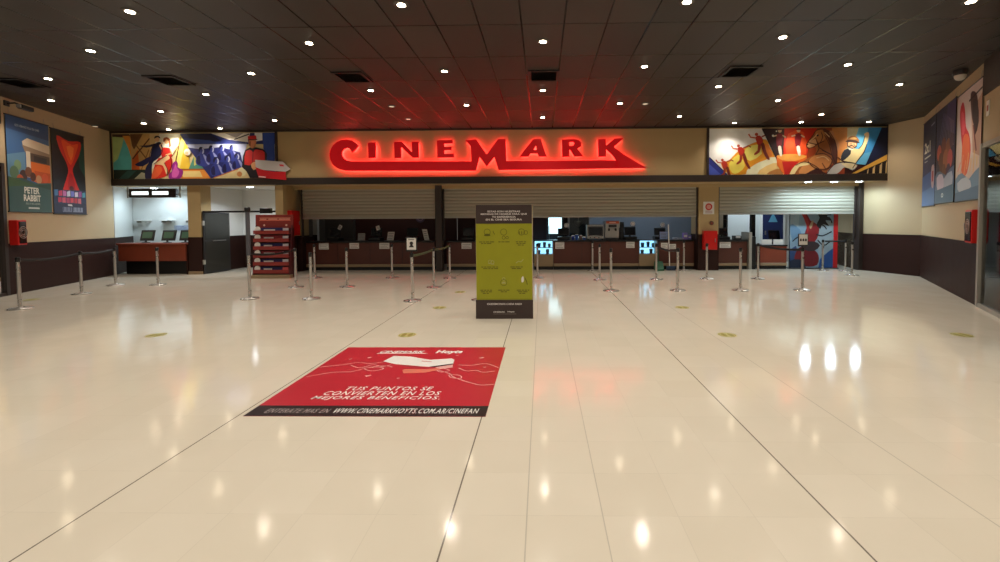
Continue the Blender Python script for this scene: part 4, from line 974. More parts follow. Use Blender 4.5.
# ------------------------------------------------------------------ counters
def counter(x0, x1, y, label, face='redwood', h=.955, top='black', ledge=True, dep=.62):
    t = thing('service_counter', label, 'counter', ((x0+x1)/2, y, 0))
    b = MB(); b.box(x0, x1, y, y+dep, .20, h-.04, face); b.build('body', t)
    b = MB(); b.box(x0-.01, x1+.01, y-.05, y+dep+.02, h-.05, h, top, ch=.01); b.build('worktop', t)
    b = MB(); b.box(x0, x1, y+.02, y+dep, 0, .11, 'black'); b.build('kick_board', t)
    if ledge: b = MB(); b.box(x0, x1, y-.03, y+dep, .11, .20, 'ledge', ch=.01); b.build('stone_ledge', t)
    n = max(1, round((x1-x0)/1.1))
    b = MB()
    for i in range(1, n): xx = x0+(x1-x0)*i/n; b.box(xx-.004, xx+.004, y-.004, y, .21, h-.06, 'black')
    if n > 1: b.build('panel_joint', t)
    return t
CY = 14.42
counter(-7.74, -3.50, CY, 'long dark red counter behind the left shutter opening')
counter(-3.10, -.30, CY, 'dark red counter between the dark post and the totem')
counter(.37, 3.13, CY, 'dark red counter below the steel oven, between two lit display cases')
counter(3.76, 4.90, CY, 'dark counter behind the broom, left of the beige pillar')
counter(5.58, 6.60, CY, 'dark red counter right of the beige pillar', h=.94)
counter(7.02, 7.86, CY, 'reddish brown counter left of the tall poster panel', face='orangewood', h=.78)
t = thing('counter_gate_post', 'grey metal edged dark post between the two right hand counters', 'post', (6.74, CY, 0))
b = MB(); b.box(6.62, 6.72, CY-.08, CY+.5, 0, 1.19, 'alu', ch=.01); b.build('metal_edge', t)
b = MB(); b.box(6.725, 6.86, CY-.04, CY+.5, 0, 1.05, 'black', ch=.01); b.build('dark_panel', t)
W['caseglow'] = mat('display_case_lit_backing', (190, 226, 250), .4, emit=(150, 214, 255), estr=2.2)
def case(x0, x1, label):
    t = thing('display_case', label, 'display case', ((x0+x1)/2, CY, 0), 'lit display cases in the counter')
    T = front(CY)
    b = MB(); b.box(x0, x1, CY, CY+.6, .11, .50, 'ledge'); b.box(x0, x1, CY+.03, CY+.6, 0, .11, 'black'); b.build('base_cabinet', t)
    b = MB(); b.box(x0, x1, CY+.4, CY+.6, .50, .93, 'caseglow'); b.build('lit_back', t)
    for x in (x0, x1-.02):
        b = MB(); b.box(x, x+.02, CY, CY+.6, .5, .93, 'alu'); b.build('side_frame', t)
    b = MB(); b.box(x0, x1, CY, CY+.6, .93, .96, 'darkgrey', ch=.006); b.build('top', t)
    b = MB(); b.box(x0+.02, x1-.02, CY+.08, CY+.4, .70, .712, 'alu'); b.build('shelf', t)
    b = MB(); b.box(x0+.02, x1-.02, CY+.0, CY+.008, .51, .93, 'glass'); b.build('glass_front', t)
case(-.26, .36, 'lit display case at the right edge of the totem'); case(3.14, 3.72, 'lit display case between the oven counter and the broom')
def cake(x, y, z, r, h, col, label, grp):
    t = thing('tub', label, 'tub', (x, y, z), grp)
    b = MB(); b.lathe([(r*.8, .001), (r, h)], paint(*col), o=(x, y, z), n=12); b.build('body', t)
    b = MB(); b.lathe([(r*1.05, h), (r*1.05, h+.015), (r*.6, h+.03)], 'pwhite', o=(x, y, z), n=12); b.build('lid', t)
for cx, nm in ((-.26, 'left'), (3.14, 'right')):
    for j, (dx, dz, col, r, h) in enumerate(((.16, .712, (30, 70, 150), .06, .12), (.34, .712, (40, 96, 170), .055, .15), (.50, .712, (180, 206, 220), .05, .10), (.15, .50, (60, 110, 180), .06, .10), (.44, .50, (30, 60, 130), .06, .13))):
        cake(cx+dx, CY+.24, dz, r, h, col, '%s %s tub on the %s shelf of the %s lit case' % (('first', 'second', 'third', 'first', 'second')[j], ('blue', 'blue', 'pale', 'blue', 'blue')[j], 'upper' if dz > .6 else 'lower', nm), 'tubs in the display cases')
# notices taped on the counter fronts
def front_note(x0, x1, z0, z1, y, label, lines=3):
    t = thing('notice_sign', label, 'notice', ((x0+x1)/2, y, z0), 'paper notices on the counter fronts')
    T = front(y); b = MB(); b.box(x0, x1, z0, z1, .001, .006, 'paper', T); b.build('sheet', t)
    b = MB(); dz = (z1-z0)/(lines+1)
    for i in range(lines): b.poly([(x0+.03, z0+dz*(i+.6)), (x1-.03-.04*(i % 2), z0+dz*(i+.6)), (x1-.03-.04*(i % 2), z0+dz*(i+.6)+.014), (x0+.03, z0+dz*(i+.6)+.014)], paint(130, 126, 122), T, .0065)
    b.build('print', t)
for x0, x1, z0, z1, lab in ((-7.30, -6.98, .69, .90, 'leftmost notice sheet on the left counter front'), (-6.29, -5.98, .71, .90, 'middle notice sheet on the left counter front'), (-5.31, -4.98, .70, .90, 'right notice sheet on the left counter front'),
    (-2.62, -2.29, .69, .89, 'notice sheet on the counter front left of the totem'), (.39+.04, .72, .68, .90, 'notice sheet at the left end of the oven counter'), (2.72, 2.99, .70, .90, 'notice sheet at the right end of the oven counter'),
    (3.84, 4.06, .66, .86, 'left notice sheet on the counter behind the broom'), (4.09, 4.32, .66, .82, 'right notice sheet on the counter behind the broom'), (5.72, 6.07, .69, .88, 'notice sheet on the counter right of the pillar')):
    front_note(x0, x1, z0, z1, CY, lab)
# the two pages on the low right hand counter lean on stands
for x, lab in ((7.25, 'left white page standing on the reddish right counter'), (7.62, 'right white page standing on the reddish right counter')):
    t = thing('page_stand', lab, 'notice', (x, CY+.1, .78)); T = front(CY+.06)
    b = MB(); b.box(x-.16, x+.16, .782, .95, 0, .006, 'paper', T); b.build('page', t)
    b = MB(); b.prism([(CY+.06, .781), (CY+.18, .781), (CY+.066, .93)], 'darkgrey', lambda u, v, w: (x+w, u, v), -.02, .02); b.build('easel', t)

# ------------------------------------------------------------------ equipment on the counters
def terminal(x, y, z, label, paperlike=False, plate=False, h=.30):
    """a till: body, screen on an arm, and a small customer display"""
    t = thing('till', label, 'till', (x, y, z), 'tills on the counters')
    b = MB(); b.box(x-.20, x+.20, y-.17, y+.2, z+.001, z+.10, 'black', ch=.012); b.build('cash_base', t)
    b = MB(); b.tube([(x, y+.05, z+.10), (x, y+.03, z+.20)], .03, 'darkgrey'); b.build('arm', t)
    T = lambda u, v, w: (x+u, y-.02-w+v*.25, z+.14+v)
    b = MB(); b.box(-.19, .19, .0, h-.02, -.03, 0, 'black', T, ch=.012); c_ = b.build('screen_case', t)
    b = MB(); b.box(-.16, .16, .03, h-.05, 0, .003, paint(26, 30, 38, .2), T); b.build('display', c_)
    if plate:
        b = MB(); b.tube([(x+.1, y+.05, z+.14+h-.05), (x+.1, y+.05, z+.16+h)], .012, 'darkgrey'); b.lathe([(.075, -.01), (.075, .01)], 'pwhite', n=18, T=lambda p, q, r: (x+.1+p, y+.05-r, z+.22+h+q)); o = b.build('round_number_plate', t, 'round white plate on a stalk')
        c = MB(); c.poly(stroke([(x+.1+.05*math.cos(q*math.pi/8), z+.22+h+.05*math.sin(q*math.pi/8)) for q in range(17)], .012), paint(120, 130, 150), front(y+.05), .0105); c.build('plate_print', o)
    return t
ZT = .956
terminal(-6.92, 14.75, ZT, 'black till at the left end of the left counter'); terminal(-5.55, 14.8, ZT, 'black till in the middle of the left counter')
terminal(-4.35, 14.85, ZT, 'black till near the dark shutter post, left counter'); terminal(-2.45, 14.8, ZT, 'black till on the counter left of the totem')
terminal(.42+.30, 14.85, ZT, 'till with a round plate left of the oven, right of the totem', plate=True, h=.26)
terminal(2.92, 14.8, ZT, 'till with a round plate at the right end of the oven counter', plate=True)
terminal(3.92, 14.85, ZT, 'till with a round plate behind the broom', plate=True, h=.26); terminal(5.95, 14.8, .942, 'black till on the counter right of the pillar', h=.26)
terminal(7.70, 14.86, .782, 'black till on the reddish right counter', h=.34)
for x, z, w_, h_, a_, lab in ((-6.75, ZT+.38, .11, .16, -.5, 'tilted white card on top of the leftmost till'), (-5.42, ZT+.36, .12, .14, .3, 'pale card on top of the middle till of the left counter')):
    t = thing('till_card', lab, 'card', (x, 14.72, z)); ca, sa = math.cos(a_), math.sin(a_)
    T = lambda u, v, w: (x+u*ca-v*sa, 14.68-w, z+u*sa+v*ca)
    b = MB(); b.box(-w_/2, w_/2, 0, h_, 0, .008, 'paper', T); b.build('card', t)
    b = MB(); b.box(-w_/2+.02, w_/2-.02, h_*.3, h_*.45, .008, .009, paint(150, 146, 142), T); b.box(-w_/2+.02, w_/2-.03, h_*.6, h_*.75, .008, .009, paint(150, 146, 142), T); b.build('print', t)
def stand_sign(x, y, z, w_, h_, label, a_=0.0, col='paper'):
    t = thing('counter_sign', label, 'sign', (x, y, z), 'small upright signs on the counters')
    b = MB(); b.box(x-w_/2, x+w_/2, y-.04, y+.05, z+.001, z+.015, 'darkgrey'); b.build('foot', t)
    T = lambda u, v, w: (x+u+v*a_, y-w+v*.12, z+.015+v)
    b = MB(); b.box(-w_/2, w_/2, 0, h_, -.006, 0, col, T); o = b.build('panel', t)
    b = MB()
    for f in (.2, .4, .6, .8): b.box(-w_/2+.025, w_/2-.025-.02*((f*5) % 2), h_*f-.008, h_*f+.008, 0, .001, paint(110, 108, 108), T)
    b.build('print', o)
stand_sign(-5.98, 14.62, ZT, .24, .24, 'square grey sign on the left counter, between two tills', col=paint(150, 148, 144))
stand_sign(-5.02, 14.62, ZT, .22, .28, 'pale upright sign on the left counter, right of the middle till', .12)
stand_sign(-3.80, 14.62, ZT, .16, .36, 'tall tilted pale sign on the left counter beside the dark post', -.25)
stand_sign(3.98, 14.6, ZT, .26, .24, 'blue and white sign on the counter behind the broom', col=paint(150, 170, 220))
# round lilac emblem panel on the wall behind the left counter
t = thing('wall_emblem', 'round pale emblem on the dark wall behind the left counter', 'emblem', (-4.55, 16.59, 1.62)); T = front(16.6)
b = MB(); b.lathe([(.17, .002), (.17, .02)], paint(96, 76, 96), n=20, T=lambda p, q, r: (-4.55+p, 16.6-r, 1.72+q)); b.build('disc', t)
b = MB(); b.poly(stroke([(-4.55+.1*math.cos(q*math.pi/8), 1.72+.1*math.sin(q*math.pi/8)) for q in range(17)], .03), paint(150, 120, 140), T, .0215); b.build('ring_print', t)
# steel oven
t = thing('countertop_oven', 'steel countertop oven with dark window, on the counter right of the totem', 'oven', (1.75, 14.8, ZT)); T = front(14.58)
b = MB(); b.box(1.47, 2.03, 14.58, 15.0, ZT+.03, ZT+.50, 'steel', ch=.015); b.build('body', t)
b = MB(); b.box(1.51, 1.99, ZT+.12, ZT+.44, .001, .02, 'darkgrey', T); d_ = b.build('door', t)
b = MB(); b.box(1.55, 1.95, ZT+.16, ZT+.40, .02, .024, paint(20, 22, 26, .12), T); b.build('door_window', d_)
b = MB(); b.tube([(1.55, 14.545, ZT+.135), (1.95, 14.545, ZT+.135)], .011, 'steel'); b.build('handle', d_)
for x in (1.58, 1.72, 1.86):
    b = MB(); b.lathe([(.022, .001), (.018, .02)], 'black', n=12, T=lambda p, q, r: (x+p, 14.58-r, ZT+.075+q)); b.build('knob', t)
for x in (1.52, 1.98):
    b = MB(); b.box(x-.02, x+.02, 14.62, 14.95, ZT+.001, ZT+.03, 'black'); b.build('foot', t)
# coffee machine
t = thing('coffee_machine', 'tall steel coffee machine with orange top strip, right of the oven', 'coffee machine', (2.31, 14.8, ZT)); T = front(14.6)
b = MB(); b.box(2.07, 2.55, 14.72, 15.05, ZT+.001, ZT+.62, 'steel', ch=.015); b.box(2.07, 2.55, 14.6, 14.72, ZT+.38, ZT+.62, 'steel', ch=.012); b.build('body', t)
b = MB(); b.box(2.10, 2.52, ZT+.53, ZT+.61, .001, .012, paint(196, 86, 50), T)
b.box(2.2, 2.42, ZT+.56, ZT+.58, .012, .014, paint(240, 210, 190), T); b.build('top_strip', t, 'orange strip')
for x in (2.2, 2.42):
    b = MB(); b.lathe([(.03, 0), (.034, .05), (.02, .09)], 'black', o=(x, 14.66, ZT+.29), n=12); b.build('spout', t)
b = MB(); b.box(2.09, 2.53, 14.56, 14.72, ZT+.001, ZT+.06, 'darkgrey', ch=.006); b.build('drip_tray', t)
b = MB(); b.box(2.18, 2.44, ZT+.41, ZT+.50, .001, .006, paint(40, 40, 44, .2), T); b.build('control_panel', t)
# small dark oven
t = thing('small_oven', 'small black appliance right of the coffee machine', 'appliance', (2.64, 14.9, ZT))
b = MB(); b.box(2.57, 2.71, 14.75, 15.0, ZT+.001, ZT+.58, 'black', ch=.012); b.build('body', t)
b = MB(); b.box(2.585, 2.695, ZT+.20, ZT+.50, .001, .008, paint(30, 30, 34, .15), front(14.75)); b.build('door', t)
# popcorn warmer cabinet in the back
t = thing('popcorn_cabinet', 'grey steel cabinet behind the oven counter, left of the oven', 'cabinet', (1.30, 16.5, 0))
b = MB(); b.box(.95, 1.75, 16.2, 16.8, .001, 1.0, 'steel', ch=.012); b.build('base', t)
for x in (.96, 1.70):
    b = MB(); b.box(x, x+.04, 16.2, 16.8, 1.0, 1.72, 'steel'); b.build('upright', t)
b = MB(); b.box(.94, 1.76, 16.18, 16.82, 1.72, 1.86, 'steel', ch=.012); b.build('canopy', t)
b = MB(); b.box(1.0, 1.70, 16.74, 16.78, 1.0, 1.72, paint(86, 90, 96)); b.build('back_panel', t)
b = MB(); b.box(1.0, 1.70, 16.21, 16.218, 1.02, 1.72, 'glass'); b.build('glass_front', t)
b = MB(); b.lathe([(.05, 0), (.16, .1), (.16, .2)], 'steel', o=(1.35, 16.5, 1.38), n=16); b.tube([(1.35, 16.5, 1.58), (1.35, 16.5, 1.72)], .015, 'steel'); b.build('kettle', t)
# glowing fridge door on the brown wall
W['fridgeglow'] = mat('lit_fridge_interior', (206, 236, 240), .4, emit=(196, 240, 250), estr=2.0)
t = thing('drinks_fridge', 'tall fridge with a glowing white door behind the oven counter', 'fridge', (.50, 16.4, 0))
b = MB(); b.box(.16, .80, 16.25, 16.75, .001, 2.0, 'darkgrey', ch=.012); b.build('cabinet', t)
b = MB(); b.box(.24, .72, 1.12, 1.92, .001, .01, 'fridgeglow', front(16.25)); d_ = b.build('lit_door', t)
b = MB(); b.tube([(.26, 16.2, .9), (.26, 16.2, 1.4)], .012, 'steel'); b.build('handle', d_)
# blue paper cups beside the till
for k, (x, y, c, h_, lab) in enumerate(((1.02, 14.62, (40, 60, 150), .13, 'front left blue paper cup left of the oven'), (1.14, 14.62, (60, 100, 190), .17, 'tall blue paper cup left of the oven'), (1.27, 14.66, (140, 110, 100), .14, 'brown paper cup beside the oven'), (1.38, 14.6, (60, 90, 170), .09, 'small blue cup touching the oven'))):
    t = thing('paper_cup', lab, 'cup', (x, y, ZT), 'cups left of the oven')
    b = MB(); b.lathe([(.036, .001), (.052, h_)], paint(*c), o=(x, y, ZT), n=12); b.build('body', t)
    b = MB(); b.lathe([(.055, h_), (.055, h_+.012), (.04, h_+.02)], 'pwhite', o=(x, y, ZT), n=12); b.build('lid', t)
for k, (x0, x1, z1, c, lab) in enumerate(((4.30, 4.44, .06, (206, 210, 226), 'flat white carton behind the broom'), (4.46, 4.62, .05, (206, 206, 216), 'low pale carton left of the lilac cartons'), (4.62, 4.76, .22, (150, 130, 206), 'tall lilac carton near the beige pillar'), (4.77, 4.88, .14, (120, 110, 190), 'short lilac carton next to the beige pillar'))):
    t = thing('carton', lab, 'carton', ((x0+x1)/2, 14.7, ZT), 'cartons at the right end of the middle counter')
    b = MB(); b.box(x0, x1, 14.62, 14.76, ZT+.001, ZT+z1, paint(*c), ch=.004); b.build('box', t)
    b = MB(); b.box(x0+.02, x1-.02, ZT+z1*.35, ZT+z1*.65, .0005, .002, 'pwhite' if k > 1 else paint(120, 130, 170), front(14.62)); b.build('print', t)
# dark cup rack and white box on the right-hand counter
t = thing('receipt_printer', 'small dark printer with white paper on the counter right of the pillar', 'printer', (6.38, 14.7, .94))
b = MB(); b.box(6.27, 6.5, 14.6, 14.82, .941, 1.07, 'darkgrey', ch=.012); b.build('body', t)
b = MB(); b.box(6.31, 6.46, .99, 1.06, .001, .01, 'paper', front(14.6)); b.build('paper_slip', t)

# broom and green bucket leaning at the counter
t = thing('broom', 'broom with a pale handle leaning on the counter, in front of the green dustpan', 'broom', (4.03, 14.1, 0))
b = MB(); b.tube([(4.03, 14.10, .12), (4.05, 14.34, 1.45)], .016, 'pwhite'); b.build('handle', t)
b = MB(); b.box(3.92, 4.2, 14.06, 14.14, .07, .14, paint(30, 60, 90), ch=.01); b.build('head', t)
b = MB(); b.prism([(3.93, .075), (4.19, .075), (4.21, .002), (3.91, .002)], paint(40, 50, 70), lambda u, v, w: (u, 14.13-w, v), 0, .06); b.build('bristles', t)
t = thing('dustpan', 'green lobby dustpan standing by the counter next to the broom', 'dustpan', (3.7, 14.1, 0))
W['dgreen'] = mat('green_plastic', (16, 92, 62), .4)
b = MB(); b.prism([(-.13, .002), (.12, .002), (.12, .24), (.04, .28), (.0, .20), (-.13, .04)], 'dgreen', lambda u, v, w: (3.58+w, 14.15+u, v), 0, .26); b.build('pan', t)
b = MB(); b.tube([(3.71, 14.22, .24), (3.71, 14.26, .72)], .012, 'dgreen'); b.build('handle', t)

# ------------------------------------------------------------------ tall printed panel at the right
t = thing('poster_panel', 'tall pale blue poster panel with a red swirl and black streaks, right bay', 'poster panel', (8.7, 14.5, 0))
px0, px1, PY = 7.98, 9.36, 14.46
b = MB(); b.box(px0, px1, PY, PY+.05, .03, 1.95, 'darkgrey'); b.build('board', t)
b = MB(); b.box(px0-.03, px1+.16, PY-.05, PY+.3, 0, .03, 'darkgrey', ch=.006); b.build('foot', t)
b = MB(); b.box(px1, px1+.13, PY-.02, PY+.06, .03, 1.93, paint(178, 24, 28)); b.build('red_edge_column', t, 'plain red side column')
a = Art(front(PY), art_map(60, 62, 405, 490, px0, .035, px1, 1.945), .0005, air=True, lim=(60, 62, 405, 490), dim=.8)
a.p([(60, 62), (405, 62), (405, 490), (60, 490)], (150, 182, 204)); a.p([(60, 62), (140, 62), (120, 240), (60, 300)], (176, 200, 216)); a.p([(270, 200), (405, 160), (405, 380), (300, 400)], (168, 186, 194), 2)
a.p([(60, 360), (110, 330), (150, 490), (60, 490)], (40, 76, 130)); a.p([(300, 430), (360, 380), (405, 350), (405, 490), (290, 490)], (44, 90, 160)); a.p([(60, 180), (110, 190), (150, 240), (80, 300)], (120, 160, 196), 2)
a.p([(110, 74), (150, 68), (196, 110), (222, 150), (262, 170), (290, 200), (284, 260), (250, 310), (200, 330), (170, 280), (184, 220), (196, 180), (170, 110), (120, 100)], (150, 28, 36), 3)
a.p([(120, 80), (160, 84), (200, 140), (210, 200), (196, 250), (188, 180), (150, 104)], (190, 44, 48), 2); a.p([(212, 190), (236, 150), (246, 160), (226, 210)], (206, 170, 130), 2)
a.p([(120, 360), (180, 330), (250, 360), (290, 400), (280, 470), (180, 480), (100, 440)], (126, 18, 30), 3); a.p([(150, 310), (250, 300), (300, 330), (250, 370), (170, 360)], (60, 44, 48), 2)
a.p([(230, 80), (270, 66), (330, 80), (390, 110), (350, 116), (386, 150), (340, 150), (370, 190), (318, 176), (300, 210), (270, 180), (292, 130), (262, 90)], (22, 22, 30), 3)
for pts in ([(300, 90), (350, 80), (396, 90)], [(310, 130), (370, 130), (392, 170)], [(290, 170), (330, 190), (350, 214)], [(270, 250), (320, 260), (390, 230)], [(280, 290), (330, 330), (380, 300)], [(80, 300), (120, 270), (180, 262)]): a.line(pts, 9, (26, 26, 34), 3)
a.p([(60, 440), (140, 430), (190, 490), (60, 490)], (24, 40, 70), 2)
a.b.build('print', t)
# interior behind the right bay
t = thing('navy_door', 'dark navy door between pale strips behind the reddish counter', 'door', (8.85, 17.55, 0)); T = front(17.6)
b = MB(); b.box(8.62, 9.42, .001, 2.05, .001, .05, paint(34, 44, 84), T); b.build('leaf', t)
b = MB(); b.prism([(8.84, 1.5), (9.2, 1.5), (9.02, 1.86)], paint(90, 150, 176), T, .05, .055); b.build('window', t)
b = MB(); b.box(8.70, 8.74, 1.0, 1.16, .05, .09, 'steel', T); b.build('handle', t)
for x0, x1 in ((8.54, 8.62), (9.42, 9.50)):
    b = MB(); b.box(x0, x1, .001, 2.1, .001, .06, 'pwhite', T); b.build('frame_side', t)
t = thing('dark_partition', 'narrow black partition standing behind the counter gate post', 'partition', (7.35, 15.6, 0))
b = MB(); b.box(7.28, 7.42, 15.6, 15.75, .03, 2.3, 'black', ch=.008); b.build('upright', t)
b = MB(); b.box(7.2, 7.5, 15.45, 15.9, .001, .03, 'black', ch=.006); b.build('foot', t)
t = thing('glass_cabinet', 'glass fronted cabinet with bluish contents right of the pillar', 'cabinet', (6.55, 17.0, 0))
b = MB(); b.box(6.2, 7.0, 16.9, 17.5, .001, .9, 'darkgrey', ch=.01); b.build('base', t)
b = MB(); b.box(6.2, 7.0, 17.44, 17.5, .9, 2.0, paint(150, 176, 206)); b.build('back', t)
for x in (6.2, 6.96):
    b = MB(); b.box(x, x+.04, 16.9, 17.5, .9, 2.0, 'darkgrey'); b.build('side', t)
b = MB(); b.box(6.2, 7.0, 16.9, 17.5, 2.0, 2.06, 'darkgrey'); b.build('top', t)
for z in (1.25, 1.6):
    b = MB(); b.box(6.24, 6.96, 16.95, 17.44, z, z+.015, 'alu'); b.build('shelf', t)
b = MB(); b.box(6.24, 6.96, 16.9, 16.908, .92, 2.0, 'glass'); b.build('glass_door', t)
for k, (x, z, c, lab) in enumerate(((6.36, .90, (60, 80, 140), 'blue bag on the bottom left of the glass cabinet'), (6.62, .90, (200, 206, 220), 'white bag on the bottom shelf of the glass cabinet'), (6.42, 1.265, (190, 200, 216), 'white bag on the middle shelf of the glass cabinet'), (6.70, 1.265, (80, 100, 160), 'blue bag on the middle shelf of the glass cabinet'), (6.55, 1.615, (110, 130, 180), 'blue bag on the top shelf of the glass cabinet'))):
    t = thing('snack_bag', lab, 'snack bag', (x, 17.2, z), 'snack bags in the glass cabinet')
    b = MB(); b.prism([(-.10, .001), (.10, .001), (.085, .12), (.10, .24), (-.10, .24), (-.085, .12)], paint(*c), lambda u, v, w: (x+u, 17.2-w, z+v), -.035, .035); b.build('pouch', t)
    b = MB(); b.poly([(x-.05, z+.08), (x+.05, z+.08), (x+.05, z+.16), (x-.05, z+.16)], 'pwhite', front(17.2), .036); b.build('print', t)

# ------------------------------------------------------------------ ceiling: vents and downlights
vent0 = None
for x, y, lab in ((-10.30, 8.72, 'dark ceiling vent at the far left, over the left wall banners'), (-7.25, 8.66, 'dark ceiling vent in front of the dancing couple mural'), (-3.62, 8.58, 'dark ceiling vent in front of the C of the red sign'), (.05, 8.62, 'dark ceiling vent before the middle of the red sign'), (3.72, 8.51, 'dark ceiling vent on the right, in front of the runners mural end')):
    if vent0 is None:
        vent0 = thing('ceiling_vent', lab, 'ceiling vent', (x, y, ZC), 'ceiling vents')
        b = MB()
        for (xa, xb, ya, yb) in ((-.29, .29, -.30, -.25), (-.29, .29, .25, .30), (-.29, -.24, -.25, .25), (.24, .29, -.25, .25)): b.box(x+xa, x+xb, y+ya, y+yb, ZC-.025, ZC-.001, 'ventdark')
        b.build('frame', vent0)
        for i in range(9):
            yy = -.22+i*.055
            b = MB(); b.face([(x-.24, y+yy, ZC-.022), (x+.24, y+yy, ZC-.022), (x+.24, y+yy+.045, ZC-.003), (x-.24, y+yy+.045, ZC-.003)], 'ventdark')
            b.face([(x+.24, y+yy, ZC-.0235), (x-.24, y+yy, ZC-.0235), (x-.24, y+yy+.045, ZC-.0045), (x+.24, y+yy+.045, ZC-.0045)], 'ventdark'); b.build('slat', vent0)
    else: dup(vent0, (x, y, ZC), lab)

LAMP_W = 79.0
WARM = (1.0, 0.905, 0.79)
spot = bpy.data.lights.new('warm_spot', 'SPOT'); spot.energy = LAMP_W; spot.color = WARM; spot.spot_size = math.radians(125); spot.spot_blend = 0.75; spot.shadow_soft_size = 0.06
dl0 = None
W['dimlens'] = mat('lamp_lens_off', (190, 180, 160), .4, emit=(255, 236, 200), estr=.5)
OFF = {(-3.6, 10.75), (-3.6, 12.07), (2.47, 10.74), (-12.75, 12.6)}
def downlight(x, y, lab, grp='recessed ceiling downlights'):
    global dl0
    if (x, y) in OFF:
        t = thing('recessed_downlight', lab+', dim', 'downlight', (x, y, ZC), grp)
        b = MB(); b.lathe([(.062, -.012), (.095, -.010), (.10, -.001)], 'ring', o=(x, y, ZC), n=20); b.build('trim_ring', t)
        b = MB(); b.lathe([(.060, -.016), (.060, -.013)], 'dimlens', o=(x, y, ZC), n=20); b.build('lens', t); return t
    if dl0 is None:
        dl0 = thing('recessed_downlight', lab, 'downlight', (x, y, ZC), grp)
        b = MB(); b.lathe([(.062, -.012), (.095, -.010), (.10, -.001)], 'ring', o=(x, y, ZC), n=20); b.build('trim_ring', dl0)
        b = MB(); b.lathe([(.052, -.016), (.052, -.013)], 'lens', o=(x, y, ZC), n=20); b.build('lens', dl0)
        lo = bpy.data.objects.new('lamp', spot); C.objects.link(lo); lo.parent = dl0; lo.location = (0, 0, -.05)
        return dl0
    return dup(dl0, (x, y, ZC), lab)
COLS = {   # x: (what the row leads to, ys)
 -11.05: ('the left end of the couple mural', (9.94, 12.28, 13.1)), -9.45: ('the dancing couple', (8.47, 10.99, 13.03)),
 -7.25: ('the usher with the carton', (7.14, 9.6, 12.07)), -5.40: ('the C of the sign', (5.86, 8.3)), -3.60: ('the N of the sign', (6.95, 9.44, 10.75, 12.07)),
 -1.79: ('the M of the sign', (5.78, 8.3, 10.7)), 0.03: ('the A of the sign', (7.0, 9.57, 12.02)), 1.86: ('the R of the sign', (5.81, 8.17, 10.68)), 2.47: ('the K of the sign', (10.74,)),
 3.68: ('the end of the red sign', (6.95, 9.42, 12.05)), 5.50: ('the runners in the horse mural', (5.9, 8.19, 10.55, 12.9)), 7.38: ('the horse', (9.41, 11.98, 12.9)), 9.30: ('the waving rider', (12.92,))}
ORD = ('nearest', 'second', 'third', 'fourth')
for x, (what, ys) in COLS.items():
    for i, y in enumerate(ys):
        lab = ('only downlight of the row toward %s' % what) if len(ys) == 1 else '%s downlight of the row toward %s%s' % (ORD[i] if i < len(ys)-1 else 'farthest', what, '')
        downlight(x, y, 'round ceiling ' + lab if not lab.startswith('only') else 'single round ceiling ' + lab[5:])
downlight(-12.75, 12.6, 'round ceiling downlight in the far left corner above the left wall')
# the same grid carries on overhead and behind, outside the picture
for x in (-9.1, -5.4, -1.79, 1.86, 5.5):
    for y in (3.4, 0.9, -1.6): downlight(x, y, 'round ceiling downlight overhead, nearer than the picture shows')
for x in (-7.25, -3.6, .03, 3.68, 7.0):
    for y in (4.6, 2.1, -.4): downlight(x, y, 'round ceiling downlight overhead, nearer than the picture shows')

# cool lamps in the soffits and the ticket booth
def cool_lamp(x, y, z, label, power, size=.09, col=(.80, .92, 1.0), ang=150):
    t = thing('soffit_downlight', label, 'downlight', (x, y, z), 'cool white lamps under the fascia')
    b = MB(); b.lathe([(size, -.014), (size+.035, -.012), (size+.04, -.001)], 'pwhite', o=(x, y, z), n=20); b.build('trim_ring', t)
    b = MB(); b.lathe([(size-.005, -.02), (size-.005, -.015)], 'coollens', o=(x, y, z), n=20); b.build('lens', t)
    l = bpy.data.lights.new('cool_spot', 'SPOT'); l.energy = power; l.color = col; l.spot_size = math.radians(ang); l.spot_blend = .5; l.shadow_soft_size = size
    lo = bpy.data.objects.new('lamp', l); C.objects.link(lo); lo.parent = t; lo.location = (0, 0, -.06)
for x, lab in ((7.98, 'left'), (8.74, 'middle'), (9.48, 'right')): cool_lamp(x, 13.52, ZF, 'cool white lamp under the horse mural, %s one of three' % lab, 62, col=(.64, .87, 1.0), ang=172)
cool_lamp(-9.25, 14.0, ZF, 'cool white lamp in the passage ceiling beside the usher mural', 140, col=(.86, .94, 1.0))
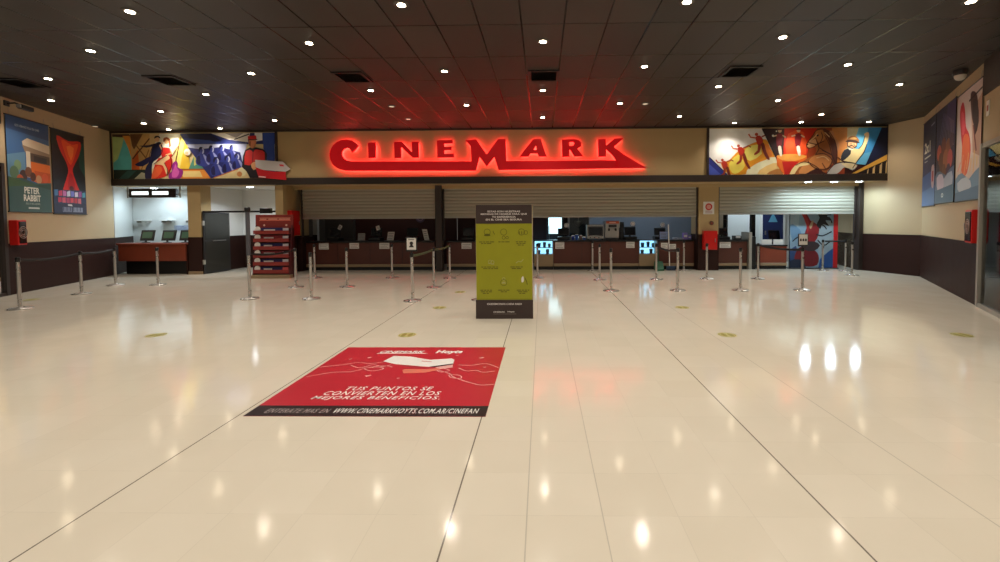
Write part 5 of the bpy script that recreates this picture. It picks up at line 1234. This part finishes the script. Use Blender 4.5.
cool_lamp(-11.0, 14.3, ZF, 'cool white lamp over the right end of the ticket desk', 75, col=(.66, .87, 1.0), ang=172); cool_lamp(-12.6, 14.3, ZF, 'cool white lamp over the left end of the ticket desk', 75, col=(.66, .87, 1.0), ang=172)
cool_lamp(1.6, 15.9, 2.9, 'bluish lamp over the steel oven behind the shutter', 60, col=(.6, .78, 1.0)); cool_lamp(4.2, 15.9, 2.9, 'bluish lamp over the broom counter behind the shutter', 60, col=(.6, .78, 1.0))
cool_lamp(7.9, 16.3, 2.9, 'cool lamp in the room behind the horse mural shutter', 150, col=(.7, .88, 1.0))
cool_lamp(-5.6, 15.6, 2.9, 'weak lamp behind the left shutter', 6, col=(1, .9, .8))

# ------------------------------------------------------------------ surroundings and camera
w = bpy.data.worlds.new('mall'); sc.world = w; w.use_nodes = True
w.node_tree.nodes['Background'].inputs[0].default_value = (1.0, .91, .80, 1); w.node_tree.nodes['Background'].inputs[1].default_value = .20

F_, CX_, CY_, HZ_ = 445.0, 534.0, 238.0, 221.6
pitch = math.atan((CY_-HZ_)/F_); yaw = math.atan(8/F_); roll = .0052
fw0 = Vector((0, math.cos(pitch), -math.sin(pitch))); up0 = Vector((0, math.sin(pitch), math.cos(pitch))); r0 = Vector((1, 0, 0))
Rz = Matrix.Rotation(yaw, 3, 'Z'); fw0, up0, r0 = Rz @ fw0, Rz @ up0, Rz @ r0
c_, s_ = math.cos(roll), math.sin(roll)
right = r0*c_-up0*s_; up = r0*s_+up0*c_; back = -fw0
M = Matrix((right, up, back)).transposed().to_4x4(); M.translation = (0, 0, 1.565)
cam = bpy.data.cameras.new('camera'); co = bpy.data.objects.new('camera', cam); C.objects.link(co); co.matrix_world = M
cam.sensor_width = 36; cam.sensor_fit = 'HORIZONTAL'; cam.lens = F_/1000*36; cam.shift_x = (500-CX_)/1000; cam.shift_y = -(281-CY_)/1000
cam.clip_start = .05; cam.clip_end = 200
sc.camera = co
sc.view_settings.view_transform = 'Standard'; sc.view_settings.look = 'None'; sc.view_settings.gamma = 1; sc.view_settings.exposure = 0.0
sc.view_settings.use_curve_mapping = False
sc.cycles.use_denoising = True; sc.cycles.max_bounces = 8; sc.cycles.sample_clamp_indirect = 6
